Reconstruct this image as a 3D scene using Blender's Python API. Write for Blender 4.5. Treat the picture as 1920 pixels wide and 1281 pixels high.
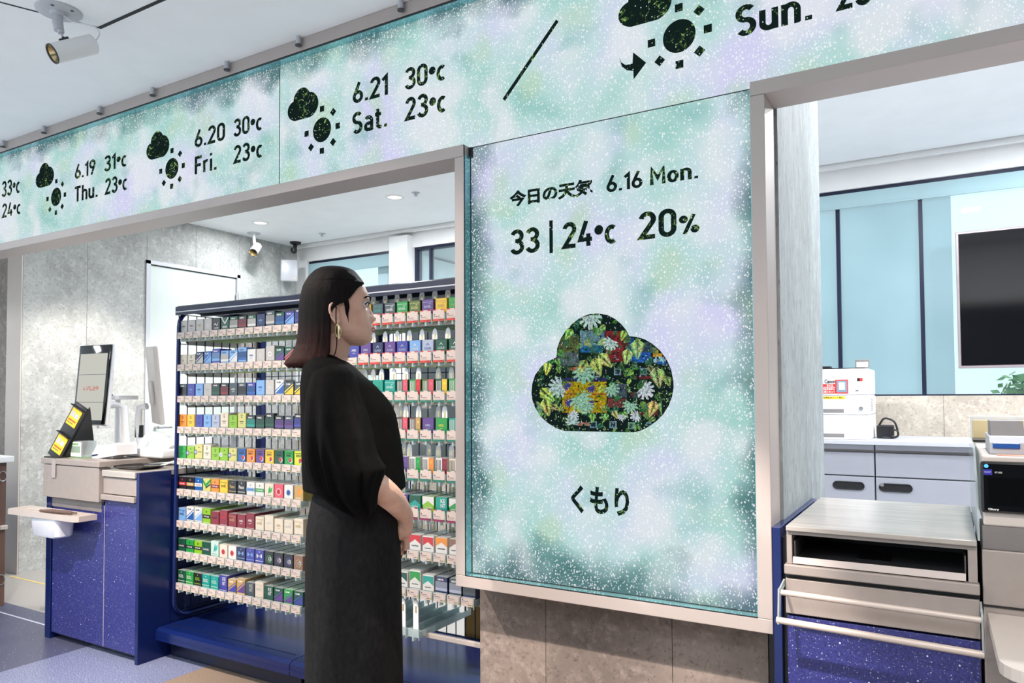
import bpy, bmesh, math, random
from mathutils import Vector, Matrix, noise as mnoise
random.seed(7)
SC = bpy.context.scene
COL = SC.collection
for o in list(bpy.data.objects):
    bpy.data.objects.remove(o)
R = math.radians

# ------------------------------------------------------------------ camera
CF, CYAW, CPIT, CROLL, PCX, PCY = 1382.79, R(30.518), R(1.856), R(-0.295), 960.0, 697.15
EYE = Vector((0, 0, 1.25))
FW = Vector((-math.sin(CYAW) * math.cos(CPIT), math.cos(CYAW) * math.cos(CPIT), math.sin(CPIT)))
_rt = Vector((math.cos(CYAW), math.sin(CYAW), 0)); _up = _rt.cross(FW)
RT = math.cos(CROLL) * _rt + math.sin(CROLL) * _up
UP = -math.sin(CROLL) * _rt + math.cos(CROLL) * _up
cam = bpy.data.cameras.new('camera'); camo = bpy.data.objects.new('camera', cam); COL.objects.link(camo)
camo.matrix_world = Matrix(((RT.x, UP.x, -FW.x, EYE.x), (RT.y, UP.y, -FW.y, EYE.y), (RT.z, UP.z, -FW.z, EYE.z), (0, 0, 0, 1)))
cam.sensor_width = 36.0; cam.sensor_fit = 'HORIZONTAL'; cam.lens = 36.0 * CF / 1920.0
cam.shift_y = (PCY - 640.5) / 1920.0; cam.clip_start = 0.05; cam.clip_end = 200
SC.camera = camo

# ------------------------------------------------------------------ view, world, main lights
SC.view_settings.view_transform = 'Standard'; SC.view_settings.look = 'None'
SC.view_settings.gamma = 1.0; SC.view_settings.exposure = 0.3; SC.view_settings.use_curve_mapping = False
W = bpy.data.worlds.new('world'); SC.world = W; W.use_nodes = True
bgn = W.node_tree.nodes['Background']; bgn.inputs[0].default_value = (0.80, 0.93, 1.0, 1); bgn.inputs[1].default_value = 1.05
SC.cycles.max_bounces = 8; SC.cycles.transparent_max_bounces = 24; SC.cycles.diffuse_bounces = 4
SC.cycles.sample_clamp_indirect = 6.0; SC.cycles.use_denoising = True

def lamp(name, kind, loc, target, power, color=(1, 1, 1), size=0.05, angle=None, blend=0.4, sy=None):
    L = bpy.data.lights.new(name, kind); L.energy = power; L.color = color
    if kind == 'SPOT':
        L.spot_size = R(angle); L.spot_blend = blend; L.shadow_soft_size = size
    elif kind == 'AREA':
        L.size = size
        if sy: L.shape = 'RECTANGLE'; L.size_y = sy
    else:
        L.shadow_soft_size = size
    o = bpy.data.objects.new(name, L); COL.objects.link(o); o.location = loc
    if target is not None:
        o.rotation_euler = (Vector(target) - Vector(loc)).to_track_quat('-Z', 'Y').to_euler()
    return o
WARM = (1.0, 0.86, 0.76)
# ceiling spots of the shop side (crisp shadows under the sign and the shelf), the back room's downlights and its added fill lamps
lamp('shop_spot', 'SPOT', (-2.80, 0.70, 2.66), (-1.9, 1.85, 0.0), 300, WARM, 0.022, 90, 1.0)
lamp('shop_spot', 'SPOT', (-0.95, 0.62, 2.66), (-0.83, 2.2, 0.22), 420, WARM, 0.022, 32, 0.4)
lamp('shop_spot', 'SPOT', (-2.72, 0.74, 2.66), (-3.75, 2.0, 0.2), 330, WARM, 0.022, 50, 0.9)
lamp('shop_spot', 'SPOT', (0.35, 0.55, 2.66), (0.2, 2.0, 0.0), 100, WARM, 0.03, 80, 0.8)
lamp('wall_washer', 'SPOT', (-4.55, 3.1, 2.74), (-5.70, 3.2, 0.55), 165, (1.0, 0.92, 0.84), 0.05, 62, 0.6)
lamp('wall_washer', 'SPOT', (-4.6, 4.2, 2.74), (-5.70, 4.1, 0.6), 55, (1.0, 0.9, 0.78), 0.05, 62, 0.7)
for x, y, p in ((-3.62, 4.38, 45), (-5.15, 4.41, 14), (-1.9, 3.9, 60), (0.2, 3.7, 44), (0.9, 4.4, 36), (2.0, 4.0, 80)):  # first two are its recessed downlights, the rest unseen fill added for brightness
    lamp('room_downlight_and_fill', 'AREA', (x, y, 2.76), (x, y, 0), p, (0.95, 0.97, 1.0), 0.12)
for x, y in ((-4.5, -0.6), (-2.0, -0.9), (0.8, -0.9), (-3.2, -2.2), (0.0, -2.2), (-6.5, 0.4)):  # unseen area lights added to brighten the shop side
    lamp('shop_fill_light', 'AREA', (x, y, 2.69), (x, y, 0), 25, (0.95, 0.98, 1.0), 0.6)

# ------------------------------------------------------------------ colours and materials
def lin(c):
    def f(v):
        v /= 255.0
        return v / 12.92 if v <= 0.04045 else ((v + 0.055) / 1.055) ** 2.4
    return (f(c[0]), f(c[1]), f(c[2]), 1.0)

class NT:
    """small node builder"""
    def __init__(s, name):
        s.m = bpy.data.materials.new(name); s.m.use_nodes = True
        s.t = s.m.node_tree; s.t.nodes.clear()
        s.out = s.t.nodes.new('ShaderNodeOutputMaterial')
    def n(s, typ, **kw):
        nd = s.t.nodes.new('ShaderNode' + typ)
        for k, v in kw.items():
            if k.startswith('i_'):
                key = k[2:].replace('_', ' ')
                nd.inputs[key].default_value = v
            else: setattr(nd, k, v)
        return nd
    def l(s, a, b): s.t.links.new(a, b)
    def coord(s, scale=(1, 1, 1), kind='Object', rot=(0, 0, 0)):
        tc = s.n('TexCoord'); mp = s.n('Mapping'); mp.inputs['Scale'].default_value = scale; mp.inputs['Rotation'].default_value = rot
        s.l(tc.outputs[kind], mp.inputs[0]); return mp.outputs[0]
    def noise(s, vec, scale, detail=4, rough=0.55, dist=0.0):
        nd = s.n('TexNoise'); nd.inputs['Scale'].default_value = scale; nd.inputs['Detail'].default_value = detail
        nd.inputs['Roughness'].default_value = rough; nd.inputs['Distortion'].default_value = dist
        s.l(vec, nd.inputs['Vector']); return nd.outputs['Fac']
    def voro(s, vec, scale, feature='F1'):
        nd = s.n('TexVoronoi', feature=feature); nd.inputs['Scale'].default_value = scale
        s.l(vec, nd.inputs['Vector']); return nd
    def ramp(s, fac, stops, interp='LINEAR'):
        nd = s.n('ValToRGB'); cr = nd.color_ramp; cr.interpolation = interp
        while len(cr.elements) < len(stops): cr.elements.new(0.5)
        for e, (p, c) in zip(cr.elements, stops):
            e.position = p; e.color = c if len(c) == 4 else (*c, 1)
        s.l(fac, nd.inputs[0]); return nd.outputs[0]
    def math(s, op, a, b=None, clamp=False):
        nd = s.n('Math', operation=op, use_clamp=clamp)
        for i, v in enumerate((a, b)):
            if v is None: continue
            if isinstance(v, (int, float)): nd.inputs[i].default_value = v
            else: s.l(v, nd.inputs[i])
        return nd.outputs[0]
    def mix(s, fac, a, b, blend='MIX'):
        nd = s.n('MixRGB', blend_type=blend)
        for i, v in enumerate((fac, a, b)):
            if isinstance(v, (int, float)): nd.inputs[i].default_value = v
            elif isinstance(v, tuple): nd.inputs[i].default_value = v
            else: s.l(v, nd.inputs[i])
        return nd.outputs[0]
    def bump(s, h, strength=0.2, dist=0.01):
        nd = s.n('Bump'); nd.inputs['Strength'].default_value = strength; nd.inputs['Distance'].default_value = dist
        s.l(h, nd.inputs['Height']); return nd.outputs[0]
    def bsdf(s, color, rough=0.5, metal=0.0, spec=0.5, normal=None, coat=0.0, emis=None, estr=0.0, alpha=None, trans=0.0, sheen=0.0, sss=0.0):
        b = s.n('BsdfPrincipled')
        if isinstance(color, tuple): b.inputs['Base Color'].default_value = color
        else: s.l(color, b.inputs['Base Color'])
        if isinstance(rough, (int, float)): b.inputs['Roughness'].default_value = rough
        else: s.l(rough, b.inputs['Roughness'])
        b.inputs['Metallic'].default_value = metal; b.inputs['Specular IOR Level'].default_value = spec
        b.inputs['Coat Weight'].default_value = coat; b.inputs['Transmission Weight'].default_value = trans
        b.inputs['Sheen Weight'].default_value = sheen
        if sss: b.inputs['Subsurface Weight'].default_value = sss; b.inputs['Subsurface Radius'].default_value = (0.01, 0.004, 0.002)
        if normal is not None: s.l(normal, b.inputs['Normal'])
        if emis is not None:
            if isinstance(emis, tuple): b.inputs['Emission Color'].default_value = emis
            else: s.l(emis, b.inputs['Emission Color'])
            if isinstance(estr, (int, float)): b.inputs['Emission Strength'].default_value = estr
            else: s.l(estr, b.inputs['Emission Strength'])
        if alpha is not None: b.inputs['Alpha'].default_value = alpha
        return b
    def done(s, shader):
        s.l(shader.outputs[0], s.out.inputs[0]); return s.m

def mat(name, c, rough=0.5, metal=0.0, spec=0.5, var=0.04, vs=6.0, bump=0.0, bs=200.0, coat=0.0):
    t = NT(name); v = t.coord(); c = lin(c)
    n = t.noise(v, vs, 3)
    d = tuple(max(0, x * (1 - var * 2)) for x in c[:3]) + (1,); u = tuple(min(1, x * (1 + var * 2)) for x in c[:3]) + (1,)
    col = t.ramp(n, [(0.3, d), (0.7, u)])
    nm = t.bump(t.noise(v, bs, 2), bump, 0.002) if bump else None
    return t.done(t.bsdf(col, rough, metal, spec, nm, coat))

def mat_clear(name, tint=(235, 245, 245), amount=0.8, rough=0.08):
    t = NT(name); c = lin(tint)
    tr = t.n('BsdfTransparent'); tr.inputs[0].default_value = c
    gl = t.bsdf(c, rough, 0, 0.6)
    mx = t.n('MixShader'); lw = t.n('LayerWeight'); lw.inputs[0].default_value = 0.25
    f = t.math('ADD', t.math('MULTIPLY', lw.outputs['Fresnel'], 0.5), 1 - amount, True)
    t.l(f, mx.inputs[0]); t.l(tr.outputs[0], mx.inputs[1]); t.l(gl.outputs[0], mx.inputs[2])
    return t.done(mx)

def mat_emit(name, c, strength):
    t = NT(name); e = t.n('Emission'); e.inputs[0].default_value = lin(c); e.inputs[1].default_value = strength
    return t.done(e)

def mat_vcol(name, rough=0.35, coat=0.0, emit=0.0, spec=0.5, metal=0.0):
    t = NT(name); a = t.n('VertexColor', layer_name='Col')
    return t.done(t.bsdf(a.outputs[0], rough, metal, spec, None, coat, a.outputs[0] if emit else None, emit))

def mat_concrete(name, lo, hi, scale=2.2, streak=(1, 1, 1), pits=True, rough=0.75):
    t = NT(name); v = t.coord(streak)
    n1 = t.noise(v, scale, 7, 0.68); n2 = t.noise(v, scale * 9, 6, 0.75, 0.15); n3 = t.noise(v, scale * 24, 4, 0.7)
    base = t.ramp(n1, [(0.34, lin(lo)), (0.66, lin(hi))])
    light = tuple(min(255, x + 16) for x in hi); dark = tuple(x * 0.78 for x in lo)
    c = t.mix(t.ramp(n2, [(0.50, (0, 0, 0)), (0.66, (0.7, 0.7, 0.7))]), base, lin(light))
    c = t.mix(t.ramp(n3, [(0.34, (0.55, 0.55, 0.55)), (0.46, (0, 0, 0))]), c, lin(dark))
    if pits:
        vo = t.voro(v, scale * 16); pit = t.math('MULTIPLY', t.math('LESS_THAN', vo.outputs['Distance'], 0.09), t.math('GREATER_THAN', t.n_sep(vo), 0.55))
        c = t.mix(t.math('MULTIPLY', pit, 0.7), c, lin(tuple(x * 0.5 for x in lo)))
    return t.done(t.bsdf(c, rough, 0, 0.3, t.bump(n2, 0.1, 0.003)))

def mat_terrazzo(name, lo, hi, chip, rough=0.35):
    t = NT(name); v = t.coord()
    c = t.ramp(t.noise(v, 150, 3, 0.6), [(0.35, lin(lo)), (0.65, lin(hi))])
    vb = t.voro(v, 46); big = t.math('MULTIPLY', t.math('LESS_THAN', vb.outputs['Distance'], 0.11), t.math('GREATER_THAN', t.n_sep(vb), 0.66))
    for sc, r0, p0, k in ((95, 0.16, 0.6, 0.55), (190, 0.22, 0.62, 0.4)):
        vs_ = t.voro(v, sc); sm = t.math('MULTIPLY', t.math('LESS_THAN', vs_.outputs['Distance'], r0), t.math('GREATER_THAN', t.n_sep(vs_), p0))
        c = t.mix(t.math('MULTIPLY', sm, k), c, lin(chip))
    c = t.mix(big, c, lin(chip))
    return t.done(t.bsdf(c, rough, 0, 0.5))
def _nsep(s, vo):
    sp = s.n('SeparateColor'); s.l(vo.outputs['Color'], sp.inputs[0]); return sp.outputs[0]
NT.n_sep = _nsep

MT = {}
MT['ceiling'] = mat('ceiling_paint', (241, 244, 247), 0.55, var=0.01)
MT['white'] = mat('white_paint', (232, 233, 233), 0.45, var=0.01)
MT['mauve'] = mat('mauve_lacquered_metal', (176, 166, 162), 0.42, 0.15, var=0.01)
MT['groove'] = mat('dark_groove', (18, 26, 30), 0.6)
MT['black'] = mat('black_plastic', (22, 22, 25), 0.4)
MT['gloss_black'] = mat('glossy_black', (10, 11, 14), 0.08, 0, 0.6)
MT['navy'] = mat('navy_powder_coat', (14, 30, 84), 0.22, 0.1, 0.5)
MT['navy_dark'] = mat('dark_navy_metal', (20, 28, 54), 0.35, 0.2)
MT['grey'] = mat('warm_grey_laminate', (150, 141, 136), 0.45, var=0.02, vs=30)
MT['lgrey'] = mat('light_grey_steel', (186, 188, 194), 0.4, 0.1, var=0.01)
MT['cab'] = mat('grey_cabinet_steel', (150, 152, 161), 0.42, 0.1, var=0.01)
MT['dgrey'] = mat('dark_grey', (70, 70, 74), 0.5)
MT['mgrey'] = mat('mid_grey', (126, 122, 122), 0.5)
MT['beige'] = mat('beige_plastic', (196, 188, 181), 0.45, var=0.01)
MT['bone'] = mat('bone_steel', (194, 182, 174), 0.4, 0.1, var=0.02)
MT['ivory'] = mat('ivory_plastic', (226, 208, 160), 0.45)
MT['plastic'] = mat('white_plastic', (236, 236, 238), 0.35, var=0.01)
MT['steel'] = mat('brushed_steel', (190, 190, 195), 0.3, 0.9)
MT['gold'] = mat('gold_metal', (214, 196, 150), 0.25, 0.9)
MT['brown'] = mat('brown_board', (96, 72, 62), 0.5)
MT['wire'] = mat('dark_wire', (30, 38, 60), 0.4, 0.4)
MT['pack'] = mat_vcol('printed_card', 0.28, 0.5)
MT['print'] = mat_vcol('printed_paper', 0.6)
MT['acrylic'] = mat_clear('clear_acrylic', (236, 244, 246), 0.72)
MT['glass'] = mat_clear('window_glass', (242, 250, 252), 0.95, 0.02)
MT['frost'] = mat('frosted_bin_plastic', (226, 226, 232), 0.3)
MT['concrete'] = mat_concrete('concrete_panel', (146, 147, 145), (184, 186, 183))
MT['concrete_warm'] = mat_concrete('warm_concrete_panel', (156, 147, 134), (188, 179, 166), 2.6)
MT['concrete_dark'] = mat_concrete('dark_concrete_panel', (116, 108, 104), (150, 141, 134), 2.6)
MT['concrete_streak'] = mat_concrete('streaked_concrete', (124, 131, 132), (154, 161, 163), 3.5, (1.0, 1.0, 0.25), True)
MT['concrete_brown'] = mat_concrete('brown_concrete', (108, 99, 94), (142, 130, 123), 2.6)
MT['terrazzo'] = mat_terrazzo('blue_terrazzo', (32, 34, 92), (52, 55, 128), (206, 212, 240))
def mat_wood(name, a, b, rough=0.25):
    t = NT(name); v = t.coord((1.0, 14.0, 14.0))
    return t.done(t.bsdf(t.ramp(t.noise(v, 3.0, 5, 0.6, 0.4), [(0.3, lin(a)), (0.7, lin(b))]), rough, 0, 0.5))
MT['wood'] = mat_wood('greyed_wood_laminate', (150, 145, 139), (176, 171, 165))
def mat_floor():
    t = NT('vinyl_floor'); v = t.coord()
    sp = t.n('SeparateXYZ'); t.l(v, sp.inputs[0]); x, y = sp.outputs[0], sp.outputs[1]
    gt = lambda a, b: t.math('GREATER_THAN', a, b)
    fine = t.noise(v, 210, 3, 0.7); peb = t.voro(v, 120)
    slate = t.ramp(fine, [(0.3, lin((66, 70, 92))), (0.7, lin((92, 96, 120)))])
    pebble = t.ramp(fine, [(0.36, lin((66, 74, 116))), (0.5, lin((112, 120, 152))), (0.66, lin((176, 180, 198)))])
    tan = t.ramp(fine, [(0.32, lin((104, 88, 76))), (0.6, lin((160, 142, 126)))])
    back = t.ramp(fine, [(0.3, lin((150, 146, 142))), (0.7, lin((166, 162, 158)))])
    front = t.ramp(fine, [(0.3, lin((204, 206, 210))), (0.7, lin((222, 224, 228)))])
    c = t.mix(gt(x, -3.748), slate, pebble); c = t.mix(gt(x, -2.988), c, tan); c = t.mix(gt(y, 2.348), c, back)
    c = t.mix(gt(0.9, y), c, front); c = t.mix(t.math('MULTIPLY', gt(x, -1.2), gt(y, 2.75)), c, front)  # unseen floor made pale to bounce light up to the ceilings
    vo = t.voro(v, 40); chip = t.math('MULTIPLY', t.math('LESS_THAN', vo.outputs['Distance'], 0.1), t.math('LESS_THAN', x, -3.0))
    c = t.mix(t.math('MULTIPLY', chip, 0.7), c, lin((200, 206, 224)))
    line = t.math('MULTIPLY', t.math('LESS_THAN', t.math('ABSOLUTE', t.math('SUBTRACT', y, 2.228)), 0.006), t.math('LESS_THAN', x, -4.1))
    c = t.mix(line, c, lin((190, 196, 214)))
    return t.done(t.bsdf(c, 0.33, 0, 0.5))
MT['floor'] = mat_floor()

def mat_screen(kind):
    """what the LED wall shows: a misted bright window with fine droplets"""
    t = NT('led_screen_image_' + kind); v = t.coord((1, 1, 1))
    g = t.n('TexCoord'); sp = t.n('SeparateXYZ'); t.l(g.outputs['Generated'], sp.inputs[0])
    hue = t.noise(v, 3.1, 2, 0.45); br = t.noise(v, 5.0, 2, 0.5); hue2 = t.noise(t.coord((1, 1, 1), rot=(0.3, 0.8, 0.2)), 5.6, 1, 0.4)
    c = t.ramp(hue, [(0.30, lin((156, 204, 198))), (0.41, lin((178, 216, 212))), (0.50, lin((194, 220, 224))), (0.58, lin((204, 216, 234))), (0.68, lin((210, 210, 242)))])
    c = t.mix(t.ramp(hue2, [(0.50, (0, 0, 0)), (0.68, (0.75, 0.75, 0.75))]), c, lin((228, 232, 238)))
    c = t.mix(t.ramp(hue2, [(0.28, (0.75, 0.75, 0.75)), (0.42, (0, 0, 0))]), c, lin((182, 212, 188)))
    c = t.mix(t.ramp(br, [(0.28, (0.6, 0.6, 0.6)), (0.43, (0, 0, 0))]), c, lin((124, 180, 176)))
    # darker picture towards the rim of each display
    one = lambda o: t.math('SUBTRACT', 1.0, o)
    if kind == 'band': ex = t.math('MULTIPLY', one(sp.outputs[2]), .55); ez = one(sp.outputs[2])
    else: ex = t.math('MINIMUM', sp.outputs[0], t.math('MULTIPLY', one(sp.outputs[0]), 1.4)); ez = t.math('MULTIPLY', sp.outputs[2], 1.1)
    e = t.math('ADD', t.math('MINIMUM', ex, ez), t.math('MULTIPLY', t.math('SUBTRACT', br, 0.5), 0.3))
    rim = t.ramp(e, [(0.0, (0.85, 0.85, 0.85)), (0.10, (0, 0, 0))])
    c = t.mix(rim, c, lin((52, 100, 104)))
    fg = t.noise(v, 420, 2, 0.8); c = t.mix(0.10, c, t.ramp(fg, [(0.35, (0.12, 0.3, 0.3)), (0.65, (1, 1, 1))]), 'OVERLAY')
    # droplets
    vd = t.coord((1, 1, 0.78)); lowz = t.math('MULTIPLY', t.math('SUBTRACT', 0.5, sp.outputs[2]), 0.12)
    dens = t.math('ADD', t.math('ADD', 0.43, t.math('MULTIPLY', rim, -0.30)), t.math('MULTIPLY', t.math('SUBTRACT', 0.5, t.noise(v, 5, 2)), 0.9))
    dens = t.math('SUBTRACT', dens, lowz); d = None
    for sc, r0, off in ((112, 0.17, 0.0), (168, 0.20, 0.06), (64, 0.11, 0.1)):
        vo = t.voro(vd, sc); k = t.math('MULTIPLY', t.ramp(vo.outputs['Distance'], [(r0, (1, 1, 1)), (r0 + 0.14, (0, 0, 0))]), t.math('GREATER_THAN', t.n_sep(vo), t.math('ADD', dens, off)))
        d = k if d is None else t.math('MAXIMUM', d, k)
    c = t.mix(t.math('MULTIPLY', d, 0.82), c, lin((250, 253, 255)))
    em = t.n('Emission'); t.l(c, em.inputs[0]); em.inputs[1].default_value = 0.80
    return t.done(em)
MT['screen_band'] = mat_screen('band'); MT['screen_panel'] = mat_screen('panel')

def mat_wiped():
    """wiped clear areas of the misted picture: dark foliage behind"""
    t = NT('wiped_clear_image'); v = t.coord()
    n = t.noise(v, 34, 6, 0.7, 2.2); n2 = t.noise(v, 9, 2)
    f = t.math('MULTIPLY', t.ramp(n, [(0.55, (0, 0, 0)), (0.62, (1, 1, 1))]), t.ramp(n2, [(0.46, (0, 0, 0)), (0.56, (1, 1, 1))]))
    c = t.mix(f, lin((20, 34, 32)), t.ramp(n, [(0.55, lin((52, 112, 52))), (0.68, lin((188, 222, 130)))]))
    vo = t.voro(v, 110); dr = t.math('MULTIPLY', t.math('LESS_THAN', vo.outputs['Distance'], 0.22), t.math('GREATER_THAN', t.n_sep(vo), 0.78))
    c = t.mix(t.math('MULTIPLY', dr, 0.8), c, lin((210, 235, 228)))
    em = t.n('Emission'); t.l(c, em.inputs[0]); em.inputs[1].default_value = 0.76
    return t.done(em)
MT['wiped'] = mat_wiped()
def mat_picture():
    t = NT('led_picture_and_reflection'); a_ = t.n('VertexColor', layer_name='Col'); v = t.coord(); n = t.noise(v, 130, 4, 0.75)
    c = t.mix(t.ramp(n, [(0.38, (0.75, 0.75, 0.75)), (0.56, (0, 0, 0))]), a_.outputs[0], lin((18, 34, 34)))
    em = t.n('Emission'); t.l(c, em.inputs[0]); em.inputs[1].default_value = 0.82
    return t.done(em)
MT['picture'] = mat_picture()

# ------------------------------------------------------------------ mesh building
WLOC = {}
class MB:
    def __init__(s): s.v = []; s.f = []; s.m = []; s.c = []
    def add(s, vs, fs, m=0, c=None):
        b = len(s.v); s.v += [tuple(p) for p in vs]
        for f in fs:
            s.f.append([i + b for i in f]); s.m.append(m); s.c.append(c)
        return s
    def box(s, x0, x1, y0, y1, z0, z1, m=0, c=None):
        vs = [(x0, y0, z0), (x1, y0, z0), (x1, y1, z0), (x0, y1, z0), (x0, y0, z1), (x1, y0, z1), (x1, y1, z1), (x0, y1, z1)]
        return s.add(vs, [(3, 2, 1, 0), (4, 5, 6, 7), (0, 1, 5, 4), (1, 2, 6, 5), (2, 3, 7, 6), (3, 0, 4, 7)], m, c)
    def rbox(s, x0, x1, y0, y1, z0, z1, r=0.004, seg=2, m=0, c=None, mw=None):
        bm = bmesh.new(); bmesh.ops.create_cube(bm, size=1)
        for q in bm.verts: q.co = Vector((x0 + (q.co.x + .5) * (x1 - x0), y0 + (q.co.y + .5) * (y1 - y0), z0 + (q.co.z + .5) * (z1 - z0)))
        r = min(r, .49 * min(x1 - x0, y1 - y0, z1 - z0))
        bmesh.ops.bevel(bm, geom=list(bm.edges), offset=r, segments=seg, profile=.5, affect='EDGES')
        return s.frombm(bm, m, c, mw)
    def frombm(s, bm, m=0, c=None, mw=None):
        bm.verts.index_update(); vs = [(mw @ q.co if mw else q.co) for q in bm.verts]
        s.add(vs, [[q.index for q in f.verts] for f in bm.faces], m, c); bm.free(); return s
    def prism(s, pts, axis, a, b, m=0, c=None):
        """closed 2D outline extruded along an axis from a to b; pts are the two other coordinates in xyz order"""
        n = len(pts)
        def P(p, t): return (t, p[0], p[1]) if axis == 'x' else (p[0], t, p[1]) if axis == 'y' else (p[0], p[1], t)
        vs = [P(p, a) for p in pts] + [P(p, b) for p in pts]
        return s.add(vs, [list(range(n)), list(range(2 * n - 1, n - 1, -1))] + [[i, i + n, (i + 1) % n + n, (i + 1) % n] for i in range(n)], m, c)
    def cyl(s, p0, p1, r0, r1=None, n=16, m=0, c=None, cap=True):
        r1 = r0 if r1 is None else r1; p0, p1 = Vector(p0), Vector(p1)
        d = (p1 - p0).normalized(); a = d.orthogonal().normalized(); b = d.cross(a)
        vs = [p0 + r0 * (math.cos(2 * math.pi * i / n) * a + math.sin(2 * math.pi * i / n) * b) for i in range(n)]
        vs += [p1 + r1 * (math.cos(2 * math.pi * i / n) * a + math.sin(2 * math.pi * i / n) * b) for i in range(n)]
        fs = [[i, (i + 1) % n, (i + 1) % n + n, i + n] for i in range(n)]
        if cap: fs += [list(range(n - 1, -1, -1)), list(range(n, 2 * n))]
        return s.add(vs, fs, m, c)
    def tube(s, pts, r, n=8, m=0, c=None, closed=False):
        pts = [Vector(p) for p in pts]; k = len(pts); rings = []; a = None
        for i, p in enumerate(pts):
            q0 = pts[i - 1] if (i > 0 or closed) else p; q1 = pts[(i + 1) % k] if (i < k - 1 or closed) else p
            d = (q1 - q0).normalized()
            a = d.orthogonal().normalized() if a is None else (a - d * a.dot(d)).normalized()
            b = d.cross(a); rr = r[i] if isinstance(r, (list, tuple)) else r
            rings.append([p + rr * (math.cos(2 * math.pi * j / n) * a + math.sin(2 * math.pi * j / n) * b) for j in range(n)])
        return s.loft(rings, m, c, caps=not closed, loop=closed)
    def loft(s, rings, m=0, c=None, caps=True, loop=False, wrap=True):
        n = len(rings[0]); k = len(rings); vs = [p for r_ in rings for p in r_]; fs = []
        for i in range(k if loop else k - 1):
            for j in range(n if wrap else n - 1):
                j2 = (j + 1) % n; i2 = (i + 1) % k
                fs.append([i * n + j, i * n + j2, i2 * n + j2, i2 * n + j])
        if caps and not loop: fs += [list(range(n - 1, -1, -1)), list(range((k - 1) * n, k * n))]
        return s.add(vs, fs, m, c)
    def lathe(s, prof, o, n=24, m=0, c=None, mw=None):
        rings = []
        for r_, z in prof:
            ring = [Vector((max(r_, 1e-5) * math.cos(2 * math.pi * j / n), max(r_, 1e-5) * math.sin(2 * math.pi * j / n), z)) for j in range(n)]
            rings.append([(mw @ p if mw else p) + Vector(o) for p in ring])
        return s.loft(rings, m, c, caps=True)
    def build(s, name, mats, parent=None, smooth=None, base=None, mods=()):
        me = bpy.data.meshes.new(name)
        off = Vector(WLOC.get(parent.name, (0, 0, 0))) if parent else Vector(base) if base else Vector((0, 0, 0))
        me.from_pydata([(p[0] - off.x, p[1] - off.y, p[2] - off.z) for p in s.v], [], s.f)
        mats = mats if isinstance(mats, (list, tuple)) else [mats]
        for q in mats: me.materials.append(MT[q] if isinstance(q, str) else q)
        me.polygons.foreach_set('material_index', [min(q, len(mats) - 1) for q in s.m])
        if any(q is not None for q in s.c):
            at = me.color_attributes.new('Col', 'FLOAT_COLOR', 'CORNER'); d = []
            for p, q in zip(me.polygons, s.c):
                col = (q if len(q) == 4 else lin(q)) if q is not None else (1, 1, 1, 1)
                d += list(col) * p.loop_total
            at.data.foreach_set('color', d)
        me.update()
        if smooth is not None:
            me.shade_smooth(); me.set_sharp_from_angle(angle=R(smooth))
        o = bpy.data.objects.new(name, me); COL.objects.link(o)
        if parent: o.parent = parent; WLOC[o.name] = tuple(off)
        else: o.location = off; WLOC[o.name] = tuple(off)
        return o

def tag(o, label, cat, group=None, kind=None):
    if label: o['label'] = label
    if cat: o['category'] = cat
    if group: o['group'] = group
    if kind: o['kind'] = kind
    return o
def thing(name, loc, label, cat, group=None):
    o = bpy.data.objects.new(name, None); COL.objects.link(o); o.location = loc; o.empty_display_size = .05
    WLOC[o.name] = tuple(loc); return tag(o, label, cat, group)
def struct(mb, name, mats, smooth=None, parent=None):
    o = mb.build(name, mats, parent, smooth)
    if not parent: o['kind'] = 'structure'
    return o
def part(mb, name, mats, parent, smooth=None, label=None):
    o = mb.build(name, mats, parent, smooth)
    if label: o['label'] = label
    return o
def ordn(i): return ['first', 'second', 'third', 'fourth', 'fifth', 'sixth', 'seventh', 'eighth', 'ninth', 'tenth', 'eleventh', 'twelfth', 'thirteenth', 'fourteenth'][i]
def smoothpath(pts, n=8):
    """Catmull-Rom through points"""
    P = [Vector(p) for p in pts]; P = [2 * P[0] - P[1]] + P + [2 * P[-1] - P[-2]]; out = []
    for i in range(1, len(P) - 2):
        for k in range(n):
            t = k / n; a, b, c, d = P[i - 1:i + 3]
            out.append(.5 * (2 * b + (c - a) * t + (2 * a - 5 * b + 4 * c - d) * t * t + (3 * b - a - 3 * c + d) * t ** 3))
    return out + [P[-2]]
def interp(tab, x):
    if x <= tab[0][0]: return tab[0][1:]
    for a, b in zip(tab, tab[1:]):
        if x <= b[0]:
            t = (x - a[0]) / (b[0] - a[0]); return tuple(p + (q - p) * t for p, q in zip(a[1:], b[1:]))
    return tab[-1][1:]

# ---- lettering
_tc = {}
def text_poly(sx, bold=0.0):
    """flat outline of a word, normalised to the unit square: (verts, faces)"""
    k = (sx, bold)
    if k in _tc: return _tc[k]
    cu = bpy.data.curves.new('lettering', 'FONT'); cu.body = sx; cu.offset = bold; cu.resolution_u = 3
    ob = bpy.data.objects.new('lettering', cu); COL.objects.link(ob)
    bpy.context.view_layer.update()
    me = ob.to_mesh(); vs = [(q.co.x, q.co.y) for q in me.vertices]; fs = [list(p.vertices) for p in me.polygons]
    ob.to_mesh_clear(); bpy.data.objects.remove(ob); bpy.data.curves.remove(cu)
    x0 = min(p[0] for p in vs); x1 = max(p[0] for p in vs); y0 = min(p[1] for p in vs); y1 = max(p[1] for p in vs)
    _tc[k] = ([((p[0] - x0) / (x1 - x0), (p[1] - y0) / (y1 - y0)) for p in vs], fs); return _tc[k]
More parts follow.
